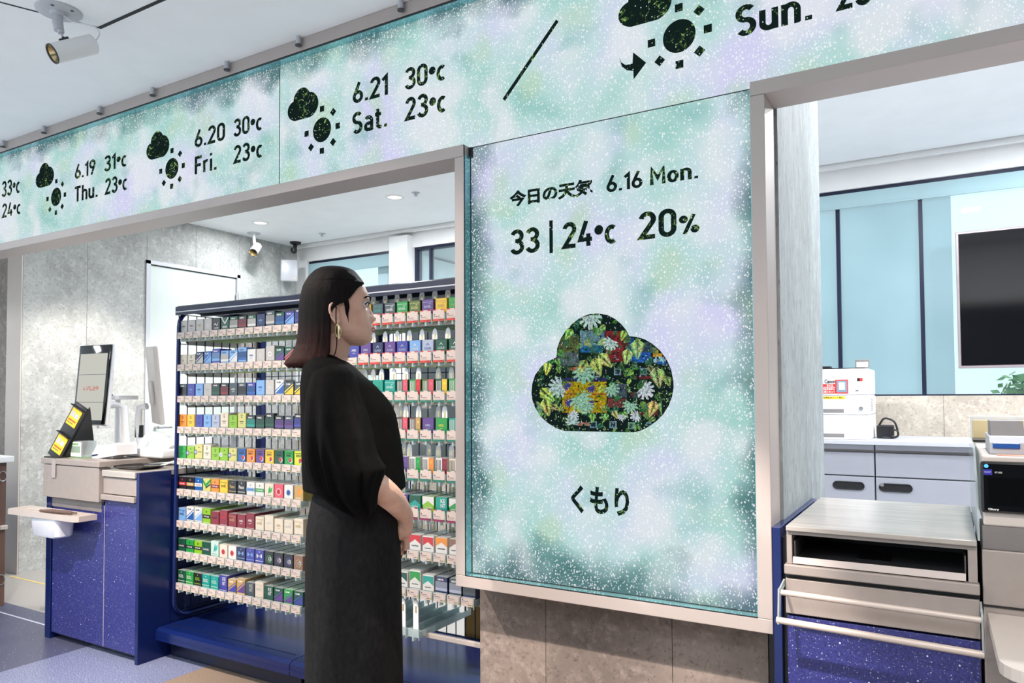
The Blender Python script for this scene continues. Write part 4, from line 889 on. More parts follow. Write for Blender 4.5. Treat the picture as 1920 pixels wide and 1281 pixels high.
part(MB().tube([(-3.98, 2.60, 1.20), (-4.02, 2.58, 1.19), (-4.03, 2.58, 1.12), (-4.03, 2.60, .95)], .02, 10).box(-4.055, -4.01, 2.575, 2.60, 1.02, 1.09, 1).rbox(-4.10, -3.95, 2.54, 2.67, .938, .95, .004), 'stand', ['plastic', 'black'], m2, 40)
dv = thing('tray_shelf', (-4.07, 2.55, .94), 'white swivel tray with a dark slot between the two checkout monitors', 'tray')
part(MB().rbox(-4.20, -4.03, 2.44, 2.58, 1.238, 1.262, .005).box(-4.19, -4.05, 2.438, 2.44, 1.262, 1.27, 1), 'tray', ['plastic', 'black'], dv, 40)
part(MB().cyl((-4.15, 2.53, .938), (-4.15, 2.53, 1.238), .015), 'post', 'plastic', dv, 40)
lf = thing('leaflet_stand', (-4.02, 2.15, .938), 'black sloping leaflet stand with two yellow leaflets at the checkout corner', 'leaflet stand')
mw3 = Matrix.Translation((-4.03, 2.11, .9385)) @ Matrix.Rotation(R(21), 4, 'Y') @ Matrix.Rotation(R(-16), 4, 'X')
part(slab(MB(), .118, .305, .012, mw3, .003).rbox(-4.10, -3.96, 2.10, 2.30, .9382, .945, .002), 'back_board', 'black', lf, 40)
part(MB().add([(-3.955, 2.13, .945), (-3.955, 2.29, .945), (-3.87, 2.21, 1.2), (-3.965, 2.13, .945), (-3.965, 2.29, .945), (-3.88, 2.21, 1.2)], [(0, 1, 2), (5, 4, 3), (0, 3, 4, 1), (1, 4, 5, 2), (2, 5, 3, 0)]), 'side_wing', 'black', lf)
yl = mat('yellow_leaflet', (246, 198, 30), .5)
for z0 in (.03, .185):
    q_ = MB(); 
    def lq(x0, x1, za, zb, y, m): q_.add([mw3 @ Vector(p) for p in ((x0, y, za), (x1, y, za), (x1, y, zb), (x0, y, zb))], [(0, 1, 2, 3)], m)
    slab(q_, .088, .092, .003, mw3, .001, 0, z0, -.0035)
    lq(-.036, -.008, z0 + .045, z0 + .075, -.0037, 1); lq(.0, .034, z0 + .045, z0 + .07, -.0037, 1); lq(-.036, .034, z0 + .024, z0 + .032, -.0037, 2); lq(-.036, .02, z0 + .012, z0 + .016, -.0037, 3)
    part(q_, 'leaflet', [yl, 'lgrey', mat('red_ink', (200, 70, 40), .5), 'dgrey'], lf)
    part(slab(MB(), .11, .006, .022, mw3, .002, 0, z0 + .098, -.02), 'lip', 'black', lf)
cu = thing('card_cube', (-3.90, 2.19, .938), 'clear acrylic block with a green and white card on the checkout', 'card holder')
part(MB().rbox(-3.955, -3.85, 2.16, 2.235, .941, 1.025, .003), 'block', 'acrylic', cu)
q_ = MB().box(-3.950, -3.855, 2.1565, 2.1585, .945, 1.02, 0).box(-3.945, -3.862, 2.156, 2.1565, .965, 1.0, 2).box(-3.945, -3.88, 2.156, 2.1565, 1.005, 1.014, 1)
part(q_, 'card', ['white', mat('green_ink', (110, 170, 90), .5), mat('grey_photo_ink', (140, 160, 140), .5)], cu)
part(MB().rbox(-3.96, -3.84, 2.15, 2.245, .9385, .9405, .001), 'foot', mat('green_base', (150, 190, 120), .4), cu)
tm = thing('card_terminal', (-3.70, 2.2, .938), 'white sloping card terminal with blue strip on the checkout', 'card terminal')
mw4 = Matrix.Translation((-3.715, 2.25, .945)) @ Matrix.Rotation(R(-8), 4, 'Y')
tp_ = MB().prism([(-.105, .0), (.11, .0), (.115, .05), (.105, .062), (.03, .060), (-.015, .052), (-.035, .068), (-.06, .066), (-.085, .042), (-.105, .03)], 'y', -.055, .055)
part(MB().add([mw4 @ Vector(v) for v in tp_.v], tp_.f), 'body', 'plastic', tm)
part(MB().add([mw4 @ Vector(p) for p in ((-.104, -.0562, .016), (-.05, -.0562, .016), (-.05, -.0562, .024), (-.104, -.0562, .024))], [(0, 1, 2, 3)]), 'blue_strip', 'navy', tm)
part(MB().rbox(-3.75, -3.68, 2.22, 2.28, .9385, .95, .003), 'foot', 'plastic', tm)
ph = thing('scanner_cradle', (-3.58, 2.40, .938), 'white handset scanner lying in a grey cradle with its white cord', 'scanner')
part(MB().rbox(-3.76, -3.44, 2.33, 2.56, .9385, .985, .012, 3), 'cradle', 'plastic', ph, 40)
part(MB().tube(smoothpath([(-3.72, 2.40, .985), (-3.69, 2.40, 1.02), (-3.64, 2.40, 1.052), (-3.56, 2.40, 1.045), (-3.49, 2.40, 1.015), (-3.46, 2.40, .99)], 6), .017, 12), 'handset', 'plastic', ph, 60)
part(MB().tube(smoothpath([(-3.74, 2.31, .975), (-3.68, 2.22, .925), (-3.58, 2.18, .903), (-3.46, 2.20, .902), (-3.38, 2.26, .906), (-3.34, 2.33, .93)], 6), .0045, 8), 'cord', 'plastic', ph, 60)
rp = thing('receipt_printer', (-3.58, 2.62, .94), 'rounded white receipt printer behind the handset scanner', 'printer')
part(MB().prism([(-3.80, .9385), (-3.36, .9385), (-3.36, 1.05), (-3.40, 1.075), (-3.60, 1.068), (-3.72, 1.03), (-3.80, .98)], 'y', 2.575, 2.74), 'body', 'plastic', rp)
part(MB().box(-3.70, -3.45, 2.573, 2.575, .955, .962), 'paper_slot', 'dgrey', rp)
bt = thing('coin_tray', (-3.47, 2.20, .897), 'low glossy black coin tray on the wood topped end of the checkout', 'coin tray')
ring = lambda w, d, z: [Vector((-3.46 + .045 * math.sin(R(0)) + sx * (w - .02) + .02 * math.cos(R(a)), 2.225 + sy * (d - .02) + .02 * math.sin(R(a)), z)) for sx, sy, a0 in ((1, 1, 0), (-1, 1, 90), (-1, -1, 180), (1, -1, 270)) for a in range(a0, a0 + 91, 18)]
part(MB().loft([ring(.085, .055, .8975), ring(.10, .068, .904), ring(.108, .074, .914), ring(.104, .07, .915), ring(.09, .058, .906)]), 'tray', 'gloss_black', bt, 40)
dc = thing('drinks_counter', (-5.3, 2.0, 0), 'navy and brown counter with a pale top at the far left edge', 'counter')
part(MB().rbox(-6.2, -4.965, 1.5, 2.27, .02, .86, .003), 'carcass', 'navy', dc)
part(MB().rbox(-4.964, -4.935, 1.5, 2.255, .0, .86, .002), 'end_panel', 'navy', dc)
part(MB().rbox(-4.962, -4.925, 2.257, 2.31, .0, .86, .002), 'back_edge', 'brown', dc)
part(MB().rbox(-6.2, -4.885, 1.47, 2.335, .862, .90, .006), 'worktop', 'white', dc)
part(MB().rbox(-4.925, -4.895, 2.27, 2.31, .46, .485, .004), 'handle', 'bone', dc)
for z in (.78, .16): part(MB().tube([(-4.915, 2.285 + .022 * math.cos(a * .524), z + .03 * math.sin(a * .524)) for a in range(12)], .003, 6, closed=True), 'ring_hook', 'steel', dc, 50)
t_ = MB().box(-5.70, -4.05, 2.70, 2.712, .0, .0012).build('floor_tape', mat('yellow_tape', (226, 196, 96), .5), None, None, (-5, 2.7, 0)); tag(t_, 'yellow tape strip stuck on the grey floor by the left wall', 'tape')

# ================================================================== RIGHT COUNTER
rc = thing('bagging_counter', (-.16, FY, 0), 'low counter with greyed wood top, open drawer and blue terrazzo front right of the display', 'counter')
part(MB().rbox(-.419, -.396, FY, 2.74, 0, .889, .002), 'side_panel', 'navy', rc)
part(MB().box(-.395, .058, FY + .03, 2.70, .03, .70).box(-.395, .058, 2.45, 2.70, .70, .883), 'carcass', 'navy_dark', rc)
part(MB().rbox(-.381, .054, FY - .012, 2.725, .884, .897, .002), 'worktop', 'wood', rc)
part(MB().box(-.381, -.368, FY, 2.5, .795, .884).box(.035, .054, FY, 2.5, .795, .884).box(-.368, .035, FY, FY + .02, .873, .884).box(-.395, -.381, FY + .02, 2.7, .03, .86, 1), 'drawer_frame', ['grey', 'black'], rc)
dw = part(MB().box(-.364, .031, FY + .012, 2.44, .800, .803).box(-.364, -.361, FY + .012, 2.44, .8, .855).box(.028, .031, FY + .012, 2.44, .8, .855).box(-.364, .031, 2.43, 2.44, .8, .862), 'open_drawer', 'dgrey', rc)
part(MB().prism([(FY - .002, .797), (FY + .012, .797), (FY + .012, .806), (FY + .004, .814)], 'x', -.366, .030), 'lip', 'mauve', dw)
part(MB().box(-.22, -.14, 2.2, 2.3, .8032, .806), 'plate', 'black', dw)
part(MB().rbox(-.387, .058, FY - .012, FY + .02, .768, .794, .003), 'front_bar', 'grey', rc)
part(MB().box(-.387, .058, FY + .012, FY + .03, .70, .768), 'gap', 'black', rc)
part(MB().rbox(-.386, .057, FY - .001, FY + .012, .662, .755, .002), 'flap_panel', 'grey', rc)
part(MB().rbox(-.384, .057, FY + .006, FY + .028, .03, .655, .002), 'terrazzo_panel', 'terrazzo', rc)
part(MB().box(-.384, .057, FY + .03, FY + .05, 0, .03), 'kick_plate', 'black', rc)
part(MB().tube([(-.384, 2.03, .733), (.057, 2.03, .726)], .0075, 12).tube([(-.394, 2.015, .664), (.061, 2.015, .652)], .0085, 12), 'rail', 'bone', rc, 50)
for x in (-.389, .059): part(MB().prism([(2.008, .655), (2.022, .742), (2.04, .742), (FY, .752), (FY, .735), (2.045, .725), (2.03, .655)], 'x', x - .002, x + .002), 'rail_bracket', 'acrylic', rc)
gp = thing('partition', (.058, 2.4, .897), 'clear acrylic partition plate standing at the right end of the wood topped counter', 'partition')
part(MB().prism([(2.095, .8975), (2.10, .94), (2.16, 1.03), (2.30, 1.105), (2.34, 1.112), (2.72, 1.112), (2.72, .8975)], 'x', .056, .0605), 'plate', 'acrylic', gp)
cc = thing('cash_machine', (.4, FY, 0), 'black fronted cash machine on a grey cabinet at the right edge', 'cash machine')
part(MB().rbox(.064, .80, FY + .002, 2.62, .02, .876, .003), 'cabinet', 'grey', cc)
part(MB().box(.064, .80, FY - .0005, FY + .003, .742, .747), 'gap', 'black', cc)
part(MB().rbox(.068, .80, FY, 2.6, .934, 1.10, .004), 'body', 'beige', cc)
part(MB().prism([(FY + .01, .877), (FY + .10, .877), (FY + .10, .934), (FY - .005, .934), (FY - .002, .92)], 'x', .066, .80), 'coin_scoop', 'mgrey', cc)
part(MB().rbox(.0645, .80, FY - .012, FY + .01, .966, 1.088, .006), 'front_panel', 'gloss_black', cc)
f_ = MB().add([(.080, FY - .0124, .985), (.55, FY - .0124, .985), (.55, FY - .0124, 1.05), (.080, FY - .0124, 1.05)], [(0, 1, 2, 3)])
part(f_, 'dark_window', mat('smoked_window', (6, 6, 8), .03), cc)
part(MB().lathe([(.0, 0), (.0045, 0), (.0045, .001), (0, .001)], (.0765, FY - .0122, 1.077), 16, 0, None, Matrix.Rotation(R(90), 4, 'X')), 'power_light', mat_emit('blue_lamp', (90, 180, 255), 1.4), cc)
st = MB().box(.0705, .088, FY - .0127, FY - .012, 1.056, 1.0695, 0); put_text(st, 'GLORY', (.0725, FY - .0130, 1.0615), (.0135, 0, 0), (0, 0, .003), 1)
put_text(st, 'RT-R03', (.0935, FY - .0130, 1.0605), (.014, 0, 0), (0, 0, .004), 1); put_text(st, 'Glory', (.078, FY - .0130, .972), (.022, 0, 0), (0, 0, .006), 1, None, .03)
part(st, 'maker_plate', [mat('violet_plate', (44, 40, 150), .4), 'white'], cc)
tr = thing('curved_tray', (.3, 2.05, .62), 'rounded cream shelf tray jutting out at the lower right corner', 'tray')
o1 = [(.072, FY), (.076, 1.76)] + [(.146 + .07 * math.cos(R(a)), 1.75 + .07 * math.sin(R(a))) for a in range(190, 271, 16)] + [(.8, 1.68), (.8, FY)]
part(MB().prism(o1, 'z', .704, .728), 'tray_top', 'beige', tr)
part(MB().prism([(x + (.02 if i < 9 else 0), y + (.02 if y < 2.0 else 0)) for i, (x, y) in enumerate(o1)], 'z', .66, .704), 'tray_skirt', 'mgrey', tr)
rp2 = thing('slip_printer', (.18, 2.3, 1.10), 'small grey slip printer with a blue paper slot on top of the cash machine', 'printer')
part(MB().prism([(2.17, 1.101), (2.17, 1.128), (2.19, 1.142), (2.42, 1.142), (2.42, 1.101)], 'x', .088, .30), 'body', 'lgrey', rp2)
part(MB().prism([(2.24, 1.142), (2.28, 1.178), (2.40, 1.178), (2.40, 1.142)], 'x', .094, .165), 'cover', 'mgrey', rp2)
part(MB().rbox(.094, .150, 2.166, 2.175, 1.114, 1.128, .002), 'blue_slot', mat('blue_slot', (30, 84, 160), .35), rp2)
sk = MB().box(.10, .40, 2.115, 2.16, 1.1005, 1.1015).build('sticker_strip', mat('orange_sticker', (214, 140, 110), .5), None, None, (.2, 2.14, 1.1)); tag(sk, 'orange sticker strip on the front top edge of the cash machine', 'sticker')
og = thing('organizer', (.4, 2.68, 1.0), 'ivory desk organizer with compartments behind the slip printer', 'organizer')
part(MB().rbox(.062, .8, 2.80, 2.812, .90, 1.178, .004), 'back_plate', 'white', og)
part(MB().rbox(.068, .125, 2.79, 2.80, 1.0, 1.165, .003).rbox(.129, .168, 2.788, 2.80, 1.0, 1.165, .003).rbox(.172, .3, 2.79, 2.80, 1.0, 1.165, .003), 'divider', 'ivory', og)
part(MB().box(.062, .8, 2.64, 2.80, .90, 1.10).box(.066, .11, 2.66, 2.78, 1.1, 1.108, 1), 'base_box', ['beige', 'black'], og)

# ================================================================== BACK WORK AREA
CYF = 4.75
wt = MB().rbox(-1.6, 1.6, CYF - .03, WY - .001, .955, .98, .003).build('worktop', 'lgrey', None, None, (0, 5, .955)); tag(wt, 'long light grey worktop over the drawer cabinets under the right window', 'worktop')
for x0, x1, lab in ((-1.6, -1.25, None), (-1.246, -.370, 'grey steel drawer cabinet under the white printer'), (-.366, .62, 'grey steel drawer cabinet right of the printer, with a lock by its black handle'), (.624, 1.5, None)):
    if not lab: continue
    c = thing('drawer_cabinet', ((x0 + x1) / 2, CYF, 0), lab, 'cabinet')
    part(MB().box(x0, x1, CYF + .02, WY - .01, .02, .954), 'carcass', 'cab', c)
    part(MB().box(x0, x1, CYF + .012, CYF + .022, .910, .954), 'grip_channel', 'mgrey', c)
    part(MB().rbox(x0 + .002, x1 - .002, CYF, CYF + .02, .925, .953, .002), 'top_strip', 'cab', c)
    part(MB().rbox(x0 + .002, x1 - .002, CYF, CYF + .02, .774, .908, .002), 'drawer', 'cab', c)
    dd = part(MB().rbox(x0 + .002, x1 - .002, CYF, CYF + .02, .03, .766, .002), 'door', 'cab', c)
    hx = x0 + .10 if x0 > -1 else -.485
    if x0 <= -1: hx = -.51
    ol = lambda r, y: [(hx + sx * (.062) + r * math.cos(R(a)), y, .712 + r * math.sin(R(a))) for sx, a0 in ((1, -90), (-1, 90)) for a in range(a0, a0 + 181, 20)]
    if x0 > -1: hx = -.264
    part(MB().loft([ol(.024, CYF - .0005), ol(.024, CYF - .004), ol(.019, CYF - .004), ol(.017, CYF - .0008)]), 'handle_recess', 'black', dd, 40)
    if x0 > -1: part(MB().cyl((-.333, CYF, .727), (-.333, CYF - .008, .727), .011).cyl((-.333, CYF - .008, .727), (-.333, CYF - .012, .727), .005), 'lock', 'steel', dd, 40)
pt = thing('laser_printer', (-.6, 4.9, .98), 'white laser printer with two paper cassettes and red stickers by the window', 'printer')
px0, px1, py = -.81, -.389, 4.757
part(MB().rbox(px0, px1, py, 5.16, 1.243, 1.398, .008).rbox(px0 + .01, px1 - .02, py + .02, 5.15, 1.396, 1.404, .003, 2, 1).rbox(-.66, -.60, py + .02, 4.86, 1.404, 1.416, .002, 2, 1).box(px1, px1 + .0008, py + .05, 5.1, 1.25, 1.39), 'body', ['plastic', 'black'], pt)
for z0, z1 in ((1.127, 1.241), (.981, 1.125)):
    cs = part(MB().rbox(px0, px1, py, 5.16, z0, z1, .006), 'cassette', 'plastic', pt)
    part(MB().rbox(px0 + .10, -.528, py - .0015, py + .004, z0 + .012, z0 + .034, .001), 'grip', 'mgrey', cs)
part(MB().cyl((-.435, py, 1.165), (-.435, py - .014, 1.165), .012), 'key_lock', 'steel', pt, 40)
for i in range(7): part(MB().box(px1, px1 + .001, py + .08, py + .2, 1.15 + i * .011, 1.154 + i * .011), 'vent', 'mgrey', pt)
def PY(u, v, y): return SP(u, v, y)
yy = py - .0012; SM = [mat('red_sticker', (216, 52, 44), .5), 'white', 'black', mat('steel_blue_picture', (120, 140, 160), .5), mat('sticker_paper', (222, 224, 228), .5), mat('yellow_sticker', (242, 206, 60), .5)]
def srect(u0, v0, u1, v1, m, k=0):
    a, b = PY(u0, v1, yy - k), PY(u1, v0, yy - k); stk.add([(a.x, a.y, a.z), (b.x, a.y, a.z), (b.x, a.y, b.z), (a.x, a.y, b.z)], [(0, 1, 2, 3)], m)
def stext(s, u0, v0, u1, v1, m, bold=.02, k=.0006):
    a, b = PY(u0, v1, yy - k), PY(u1, v0, yy - k); put_text(stk, s, (a.x, a.y, a.z), (b.x - a.x, 0, 0), (0, 0, b.z - a.z), m, None, bold)
stk = MB(); srect(1540, 720, 1566.5, 726, 0); srect(1540, 727, 1567, 738, 0); srect(1566.5, 712, 1590, 738, 0); srect(1569, 714, 1588, 736, 3, .0003); srect(1573, 717, 1584, 731, 4, .0006)
stext('312', 1550, 721, 1562, 725, 1, .03, .0006); stext('本紙使用時に', 1541, 728, 1566, 732, 1); stext('上向にセット', 1541, 733, 1566, 737, 1); part(stk, 'red_sticker', SM, pt)
stk = MB(); stext('Canon', 1546, 711.5, 1566, 719, 2, .03); part(stk, 'maker_lettering', SM, pt)
stk = MB(); srect(1540, 743, 1585, 748.5, 5); stext('故障品本カット禁止', 1544, 744, 1581, 747.5, 2, .01); part(stk, 'yellow_sticker', SM, pt)
stk = MB(); srect(1607, 709, 1612, 715, 2); srect(1612, 709, 1617.5, 715, 0); part(stk, 'colour_badge', SM, pt)
stk = MB(); srect(1600, 730, 1613, 735, 4); stext('LBP', 1603, 731, 1610, 734, 2); part(stk, 'small_plate', SM, pt)
ch = thing('card_holder', (-.43, 4.85, 1.404), 'small grey framed card holder standing on the white printer', 'card holder')
part(MB().rbox(-.472, -.395, 4.86, 4.872, 1.4045, 1.455, .002), 'frame', 'mgrey', ch); part(MB().box(-.465, -.402, 4.8585, 4.86, 1.409, 1.44), 'card', 'white', ch)
ad = thing('power_adapter', (-.30, 5.0, .98), 'black power adapter with looped cable on the worktop beside the printer', 'adapter')
part(MB().rbox(-.372, -.28, 4.97, 5.06, .981, 1.06, .006), 'block', 'black', ad)
part(MB().tube(smoothpath([(-.36, 5.0, 1.06), (-.33, 4.99, 1.10), (-.28, 4.98, 1.085), (-.262, 4.98, 1.04), (-.258, 4.98, 1.0), (-.28, 4.975, .988), (-.34, 4.96, .987)], 6), .006, 8).tube([(-.276 + .022 * math.cos(a * .524), 4.965, 1.012 + .022 * math.sin(a * .524)) for a in range(12)], .005, 8, closed=True), 'cable', 'black', ad, 50)
tv = thing('television', (.8, 5.26, 1.4), 'large dark wall television hanging before the right window', 'television')
part(MB().rbox(.064, 1.50, 5.25, 5.30, 1.402, 2.236, .004), 'casing', mat('pinkish_grey_bezel', (148, 136, 140), .35, .3), tv)
part(MB().box(.079, 1.485, 5.248, 5.2505, 1.418, 2.222), 'screen', 'gloss_black', tv)
part(MB().cyl((.8, 5.32, 2.0), (.8, 5.32, HB - .01), .022).rbox(.7, .9, 5.30, 5.345, 1.7, 1.95, .004), 'mount', 'dgrey', tv, 40)

# ================================================================== ON THE CEILINGS
def PT(u, v, t): return EYE + t * (FW + (u - PCX) / CF * RT - (v - PCY) / CF * UP)
def spot_body(sp, F_, B_, r, lens):
    F_, B_ = Vector(F_), Vector(B_); d = (F_ - B_).normalized()
    part(MB().cyl(B_, F_, r, r, 28, 0, None, False).cyl(B_, B_ - d * .004, r, r * .9, 28).cyl(F_, F_ - d * .012, r * .93, r * .93, 28, 0, None, False).add([], []), 'barrel', 'white', sp, 40)
    q = F_ - d * .004
    part(MB().cyl(q, q - d * .040, r * .92, r * .40, 28, 1, None, False).cyl(q - d * .038, q - d * .040, r * .5, r * .5, 20, 0).cyl(F_ + d * .001, F_ - d * .004, r * 1.01, r * 1.01, 28, 0, None, False).cyl(F_ + d * .001, F_ - d * .006, r * .90, r * .90, 28, 0, None, False), 'lens', [lens, 'gold'], sp, 40)
sl = thing('ceiling_spotlight', (-2.836, 1.482, HF), 'large white cylinder spotlight on a grey stem at the upper left ceiling', 'spotlight')
t0 = (Vector((-2.836, 1.482, HF)) - EYE).dot(FW)
part(MB().lathe([(.0, 0), (.078, 0), (.078, -.004), (.074, -.007), (.03, -.008), (.026, -.02), (.0, -.02)], (-2.836, 1.482, HF), 32).cyl((-2.80, 1.44, HF - .0075), (-2.80, 1.44, HF - .009), .006, n=10, m=1).cyl((-2.78, 1.50, HF - .0075), (-2.78, 1.50, HF - .009), .006, n=10, m=1), 'ceiling_plate', ['lgrey', 'dgrey'], sl, 40)
a, b = PT(108, 14, t0), PT(111, 50, t0); c_ = PT(115, 62, t0); e = PT(119, 73, t0)
part(MB().tube([a, b], .0150, 14).tube([PT(107, 40, t0), PT(111, 57, t0)], .0175, 14).cyl(b, c_, .014, .011).cyl(c_, e, .004), 'stem', 'lgrey', sl, 50)
part(MB().tube([PT(112, 76, t0), PT(128, 71, t0)], .006, 10).cyl(PT(119, 70, t0), PT(120, 76, t0), .006), 'clamp_knob', 'black', sl, 50)
spot_body(sl, PT(97.5, 101, t0 - .045), PT(174, 83, t0 + .055), .036, 'dgrey')
part(MB().tube(smoothpath([PT(118, 29, t0), PT(135, 40, t0 + .02), PT(160, 46, t0 + .03), PT(180, 52, t0 + .05), PT(186, 64, t0 + .06), PT(180, 76, t0 + .06), PT(174, 79, t0 + .055)], 6), .0028, 8), 'cord', 'plastic', sl, 60)
s2 = thing('ceiling_spotlight', (-5.525, 4.656, HB), 'small white spotlight on the back room ceiling near the concrete wall', 'spotlight')
t1 = (Vector((-5.525, 4.656, HB)) - EYE).dot(FW)
part(MB().lathe([(0, 0), (.06, 0), (.06, -.006), (.02, -.012), (0, -.012)], (-5.525, 4.656, HB), 24), 'ceiling_plate', 'lgrey', s2, 40)
part(MB().tube([(-5.525, 4.656, HB - .01), PT(477, 455, t1), PT(477, 460, t1)], [.014, .014, .008], 12), 'stem', 'white', s2, 50)
spot_body(s2, PT(474.5, 474, t1 - .07), PT(483, 462, t1 + .05), .040, 'black')
ap = thing('wall_speaker', (-5.51, 5.15, HB), 'flat white speaker box with tiny amber lights hanging from a black ceiling mount', 'speaker')
part(MB().lathe([(0, 0), (.055, 0), (.05, -.018), (.02, -.03), (0, -.03)], (-5.51, 5.15, HB), 20).tube([(-5.51, 5.15, HB - .02), (-5.51, 5.13, HB - .11)], .02, 10).cyl((-5.51, 5.13, HB - .06), (-5.51, 5.13, HB - .10), .03), 'mount', 'black', ap, 40)
mwa = Matrix.Translation((-5.54, 5.10, 2.385)) @ Matrix.Rotation(R(46), 4, 'Z')
part(slab(MB(), .165, .215, .055, mwa, .014, 0, 0, 0).rbox(-.07, .07, .055, .075, .03, .19, .004, 2, 0, None, mwa), 'housing', 'lgrey', ap, 40)
lm2 = mat_emit('amber_lamp', (255, 196, 140), 1.5)
for x, z in ((-.055, .19), (.05, .03)): part(MB().lathe([(0, 0), (.007, 0), (.007, .001), (0, .001)], (0, 0, 0), 12, 0, None, mwa @ Matrix.Translation((x, -.0005, z)) @ Matrix.Rotation(R(90), 4, 'X')), 'indicator', lm2, ap)
bright = mat_emit('downlight_diffuser', (255, 250, 240), 1.6)
for x, y, lab in ((-3.617, 4.378, 'round recessed downlight nearer the display in the back room ceiling'), (-5.154, 4.412, 'round recessed downlight near the concrete wall in the back room ceiling')):
    dl = thing('recessed_downlight', (x, y, HB), lab, 'downlight')
    part(MB().lathe([(.058, 0), (.075, 0), (.074, -.004), (.060, -.006), (.052, -.001), (.052, 0)], (x, y, HB), 28), 'trim_ring', 'white', dl, 40)
    part(MB().lathe([(0, -.0008), (.055, -.0008), (.055, -.0002), (0, -.0002)], (x, y, HB), 24), 'diffuser', bright, dl)
for x, y, lab in ((-5.005, 5.006, 'small sprinkler head near the back window header'), (-3.40, 4.36, 'small sprinkler head beside the nearer downlight')):
    sh_ = MB().lathe([(0, 0), (.032, 0), (.030, -.004), (.012, -.006), (.010, -.02), (.016, -.022), (.016, -.025), (0, -.025)], (x, y, HB), 16).build('sprinkler', 'lgrey', None, 40, (x, y, HB)); tag(sh_, lab, 'sprinkler')

# ================================================================== THE WOMAN
RAY = FW + (655 - PCX) / CF * RT; RH = Vector((RAY.x, RAY.y, 0)).normalized()
FA, SA = Vector((-RH.y, RH.x, 0)) * -1, RH              # her facing direction, and her far side
PO = EYE + 2.06 * RAY; PO = Vector((PO.x, PO.y, 0))
def QP(u, v, y=0.0):
    """where the line of sight meets her body plane moved y towards her far side: (forward, height)"""
    d = FW + (u - PCX) / CF * RT - (v - PCY) / CF * UP
    t = (PO + SA * y - EYE).dot(SA) / d.dot(SA); p = EYE + d * t - PO
    return p.dot(FA), p.z
def LW(x, y, z): return PO + FA * x + SA * y + Vector((0, 0, z))
def Q3(u, v, y): x, z = QP(u, v, y); return LW(x, y, z)
def sgnp(a, p): return math.copysign(abs(a) ** p, a)
def ring_at(v, ub, uf, b, n=40, p=.9, yc=0.0, fold=None):
    xb, z = QP(ub, v, yc); xf, _ = QP(uf, v, yc); xc, a = (xb + xf) / 2, (xf - xb) / 2; out = []
    for i in range(n):
        th = 2 * math.pi * i / n; k = 1 + (fold(th, v) if fold else 0)
        out.append(LW(xc + a * sgnp(math.cos(th), p) * (k if abs(math.cos(th)) < .8 else 1), yc + b * sgnp(math.sin(th), p) * k, z))
    return out
def levels(tab, step):
    v = tab[0][0]; out = []
    while v < tab[-1][0] - 1e-6: out.append((v,) + tuple(interp(tab, v))); v += step
    return out + [tab[-1]]
w_ = thing('person', tuple(PO), 'woman with dark bob, black blouse and long charcoal skirt, facing the display', 'person')
body = MB()
HT = [(502, 614, 642, .028), (507, 600, 655, .046), (514, 590, 664, .057), (524, 580, 676, .066), (536, 574, 685, .072), (550, 570, 691, .075), (562, 569, 692.5, .076), (575, 571, 691.5, .0755), (588, 576, 692, .073),
      (600, 584, 694, .070), (610, 592, 696.5, .067), (622, 600, 696.5, .063), (632, 610, 697.5, .055), (639, 622, 696, .046), (644, 634, 690, .036), (648, 642, 682, .022)]
NOSE = [(562, 0), (568, 1.0), (574, 2.6), (580, 5.5), (588, 9.2), (594, 12.6), (598, 11.5), (602, 6.5), (605, 3.0), (609, 0)]
LIP = [(606, 0), (611, 3.0), (614, 5.0), (617, 3.2), (618.2, 1.6), (620, 2.6), (622.5, 3.4), (626, 1.0), (630, .2), (634, 1.6), (639, .5), (643, 0)]
def head_ring(v, ub, uf, b, n=72):
    out = []; xb, z = QP(ub, v); xf, _ = QP(uf, v); xc = xb + (xf - xb) * .52; s = 1 / 675
    for i in range(n):
        th = 2 * math.pi * i / n; c = math.cos(th); x = xc + ((xf - xc) if c > 0 else (xc - xb)) * sgnp(c, .92); y = b * sgnp(math.sin(th), .95)
        if c > 0:
            x += interp(NOSE, v)[0] * s * math.exp(-(y / (.008 + .006 * max(0, (v - 580) / 20))) ** 2)
            if 588 < v < 604: x += 3.4 * s * math.exp(-((abs(y) - .013) / .006) ** 2) * math.exp(-((v - 597) / 5) ** 2)
            x += interp(LIP, v)[0] * s * math.exp(-(y / .021) ** 2)
            x -= .0085 * math.exp(-((abs(y) - .031) / .015) ** 2 - ((v - 572.5) / 6.5) ** 2)
            x += .0035 * math.exp(-((abs(y) - .028) / .018) ** 2 - ((v - 561) / 4) ** 2)
            x += .003 * math.exp(-((abs(y) - .045) / .02) ** 2 - ((v - 592) / 12) ** 2)
        out.append(LW(x, y, z))
    return out
body.loft([head_ring(*l) for l in levels(HT, 1.6)])
NK = [(628, 592, 655, .052), (645, 588, 657, .053), (660, 583, 655.5, .054), (672, 578, 652, .058), (684, 574, 650, .075), (696, 574, 655, .11)]
body.loft([ring_at(v, a, b, c) for v, a, b, c in levels(NK, 4)])
TR = [(680, 590, 648, .075), (690, 578, 660, .14), (704, 575, 668, .155), (730, 574, 696, .16), (770, 574, 728, .155), (830, 580, 738, .14), (890, 604, 732, .125), (940, 600, 734, .135), (990, 592, 738, .155), (1060, 590, 736, .16), (1110, 592, 730, .15)]
body.loft([ring_at(v, a, b, c) for v, a, b, c in levels(TR, 10)])
